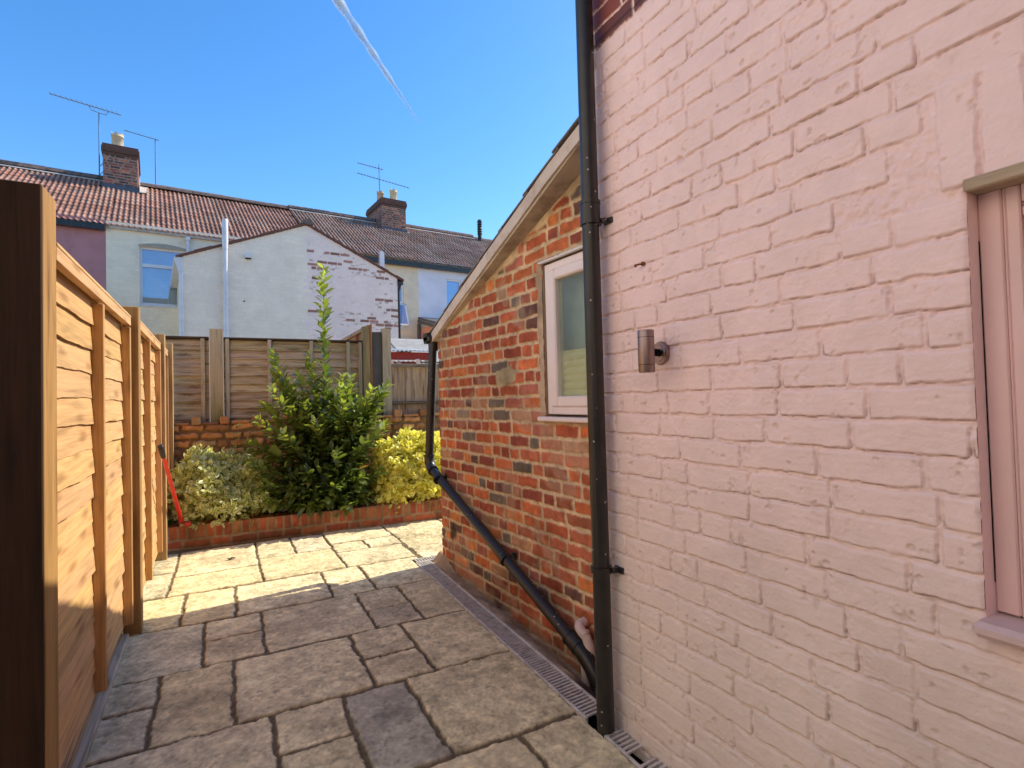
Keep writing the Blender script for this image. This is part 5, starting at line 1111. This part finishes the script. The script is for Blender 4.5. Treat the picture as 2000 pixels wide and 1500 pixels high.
# aerials
M_al = mat_plain('aluminium', (.20, .22, .27), .45, .6, .5, 20, .1)
def aerial(name, label, mast, zb, boom, r_=.016, nel=12, up=None, extra=True, ell=.16):
    th = thing(name, (mast[0], mast[1], zb), label, 'aerial')
    mb = MB(); mb.tube([(mast[0], mast[1], zb), (mast[0], mast[1], mast[2])], r_, 8); mb.build('mast', M_al, th)
    for (a, b) in boom:
        a, b = np.array(a), np.array(b); mb = MB(); mb.tube([a, b], r_*.75, 6); L_ = np.linalg.norm(b-a); n = int(nel*L_/1.6)+2
        for k in range(n):
            c = a+(b-a)*(k+.3)/n; e = np.array([.12, 1, .0])*ell*(.8+.4*k/n); mb.tube([c-e, c+e], .0045, 5); mb.tube([c, c+np.array([0, 0, .035])], .008, 5)
        mb.build('antenna', M_al, th)
    return th
a1 = aerial('tv_aerial', 'long toothed tv aerial on a mast left of the single pot chimney', (-3.15, 19.29, 9.88), 7.7, [((-4.25, 19.18, 10.13), (-2.62, 19.34, 9.95))])
mb = MB(); mb.tube([(-3.37, 19.27, 10.02), (-3.33, 19.27, 9.92), (-3.15, 19.29, 9.88), (-2.98, 19.31, 9.86), (-2.94, 19.31, 9.96)], .010, 6); mb.build('cradle', M_al, a1)
mb = MB(); [mb.tube([(-3.15, 19.29, z_), (-3.02, 19.0, z_), (-2.75, 18.75, z_)], .012, 6) for z_ in (8.05, 8.30)]; mb.build('bracket', M_al, a1)
aerial('tv_aerial', 'plain bar aerial on a thin mast right of the single pot chimney', (-1.79, 19.43, 9.46), 7.75, [((-2.56, 19.35, 9.52), (-1.70, 19.43, 9.42))], nel=2, ell=.05)
aerial('tv_aerial', 'double tv aerial with two booms on a mast at the two pot chimney', (5.22, 20.11, 10.20), 7.8, [((4.40, 20.03, 10.07), (5.38, 20.13, 10.02)), ((4.39, 20.03, 9.69), (6.43, 20.23, 9.52))], ell=.09)

# ------------------------------------------------------------------ sheds beyond the low fence
sh = thing('garden_shed', (2.9, 9.2, 0), 'red fascia shed with a corrugated roof beyond the low board fence', 'shed')
mb = MB(); mb.box(2.30, 3.22, 9.0, 9.03, 1.985, 2.115, col=(.36, .05, .035), la=0); mb.box(2.30, 3.05, 9.35, 9.38, 0, 1.98, col=(.27, .05, .035), la=2); mb.build('fascia', mat_attr('red_timber', .7), sh)
def corr(mb, x0, x1, y0, y1, z0, z1, col):
    n = int((x1-x0)/.012); xs = np.linspace(x0, x1, n); w_ = .012*np.sin(xs*2*math.pi/.075)
    vs = [(x, y0, z0+w) for x, w in zip(xs, w_)]+[(x, y1, z1+w) for x, w in zip(xs, w_)]+[(x, y0, z0+w-.006) for x, w in zip(xs, w_)]
    mb.add(vs, [[i, i+1, n+i+1, n+i] for i in range(n-1)]+[[i, i+1, 2*n+i+1, 2*n+i] for i in range(n-1)], col, smooth=False)
mb = MB(); corr(mb, 2.25, 3.28, 8.93, 10.6, 2.135, 2.32, (.72, .70, .64)); mb.build('roof', mat_attr('corrugated_sheet', .6), sh)
mb = MB(); [mb.box(x, x+.07, 9.05, 9.12, 0, 1.985, col=(.62, .58, .52)) for x in (2.95, 3.10)]; mb.obox((2.55, 9.02, 1.96), (.35, 0, -.32), (0, .04, 0), (.03, 0, .035), col=(.45, .42, .38)); mb.build('frame', mat_attr('white_timber', .7), sh)
cf = thing('cold_frame', (2.6, 8.0, 0), 'low corrugated lean-to cover on white legs beyond the low board fence', 'cover')
mb = MB(); corr(mb, 2.28, 2.62, 8.1, 8.5, 1.90, 1.93, (.75, .72, .66)); corr(mb, 2.72, 3.4, 8.1, 8.5, 1.885, 1.90, (.20, .18, .17)); mb.build('roof', mat_attr('old_sheet', .7), cf)
mb = MB(); mb.box(2.17, 2.25, 8.05, 8.10, 0, 1.90, col=(.8, .76, .7)); mb.obox((2.60, 8.04, 1.92), (.09, 0, -.30), (0, .05, 0), (.05, 0, .01), col=(.8, .76, .7)); mb.box(2.2, 3.4, 8.45, 8.5, 0, 1.85, col=(.40, .38, .36)); mb.build('legs', mat_attr('white_post', .7), cf)
mb = MB(); mb.prism([(3.0, 9.6, 1.9), (4.2, 9.6, 1.9), (4.2, 11.2, 2.55), (3.0, 11.2, 2.55)], (0, 0, .05), (.36, .34, .31)); mb.box(3.05, 4.15, 9.75, 11.1, 0, 1.93, col=(.42, .38, .32))
tag(mb.build('outbuilding', mat_attr('grey_felt', .9)), 'small grey outbuilding roof behind the black hopper pipe', 'outbuilding')

# own house behind the viewer (mirrored in the far windows)
oh = thing('brick_house', (0, -7, 0), 'brick main house behind the viewer, seen mirrored in the far window', 'house')
mb = MB(); mb.box(-5, 7, -11, -4.5, -.3, 5.5, col=(.30, .13, .08)); mb.build('wall', M_brick, oh)
mb = MB(); mb.prism([(-5.2, -4.3, 5.4), (-5.2, -7.75, 8.0), (-5.2, -11.2, 5.4)], (12.4, 0, 0), (.13, .09, .08)); mb.build('roof', M_tile, oh)

# unseen wing added beyond the side fence to bounce sunlight into the yard
nw = thing('bounce_wing', (-4, -2, 0), 'unseen cream wing added beyond the side fence to bounce sunlight into the yard', 'house')
mb = MB(); mb.box(-6.5, -2.4, -8, 4.2, -.3, 5.6, col=(.86, .77, .66)); mb.build('wall', mat_attr('cream_masonry_paint', .8), nw)
mb = MB(); mb.prism([(-2.2, 4.4, 5.55), (-4.45, 4.4, 6.9), (-6.7, 4.4, 5.55)], (0, -12.6, 0), (.13, .09, .08)); mb.build('roof', M_tile, nw)
# ------------------------------------------------------------------ aircraft trail, high up
m = bpy.data.materials.new('ice_trail'); t, b, oo = nodes(m)
at = N(t, 'ShaderNodeVertexColor', layer_name='Col'); tc = N(t, 'ShaderNodeTexCoord'); nz = N(t, 'ShaderNodeTexNoise', Scale=.0016, Detail=4.0, Roughness=.7); t.links.new(tc.outputs['Object'], nz.inputs['Vector'])
lw = N(t, 'ShaderNodeLayerWeight', Blend=.35); inv = N(t, 'ShaderNodeMath', operation='SUBTRACT'); inv.inputs[0].default_value = 1; t.links.new(lw.outputs['Facing'], inv.inputs[1])
pw = N(t, 'ShaderNodeMath', operation='POWER'); pw.inputs[1].default_value = 1.6; t.links.new(inv.outputs[0], pw.inputs[0])
rm = ramp(t, nz.outputs[0], [(.35, (.25, .25, .25)), (.62, (1, 1, 1))]); 
ml = N(t, 'ShaderNodeMath', operation='MULTIPLY'); t.links.new(pw.outputs[0], ml.inputs[0]); t.links.new(rm, ml.inputs[1])
ml2 = N(t, 'ShaderNodeMath', operation='MULTIPLY'); t.links.new(ml.outputs[0], ml2.inputs[0]); t.links.new(at.outputs[0], ml2.inputs[1])
b.inputs['Base Color'].default_value = (.9, .93, .95, 1); b.inputs['Roughness'].default_value = 1; t.links.new(ml2.outputs[0], b.inputs['Alpha'])
b.inputs['Subsurface Weight'].default_value = 0
def skypt(x, y, h):
    d = rt2*(x-1000)-up2*(y-750)+fw*FPX; return np.array([0, 0, EYE])+d*(h/d[2])
pA, pB = skypt(560, -150, 7000), skypt(822, 246, 7000)
mb = MB(); n = 40; path = [pA+(pB-pA)*k/n for k in range(n+1)]; dist = [np.linalg.norm(p) for p in path]
mb.tube(path, [d_*.0090*(max(.10, 1-(k/n)))**.7*(1+.15*math.sin(k*1.3)) for k, d_ in enumerate(dist)], 14)
for i in range(len(mb.c)):
    k = (i//14)/n; f = min(1, (1-k)*5)*.9+.10; mb.c[i] = (f, f, f)
tag(mb.build('vapour_trail', m), 'thin white aircraft vapour trail across the blue sky', kind='stuff')
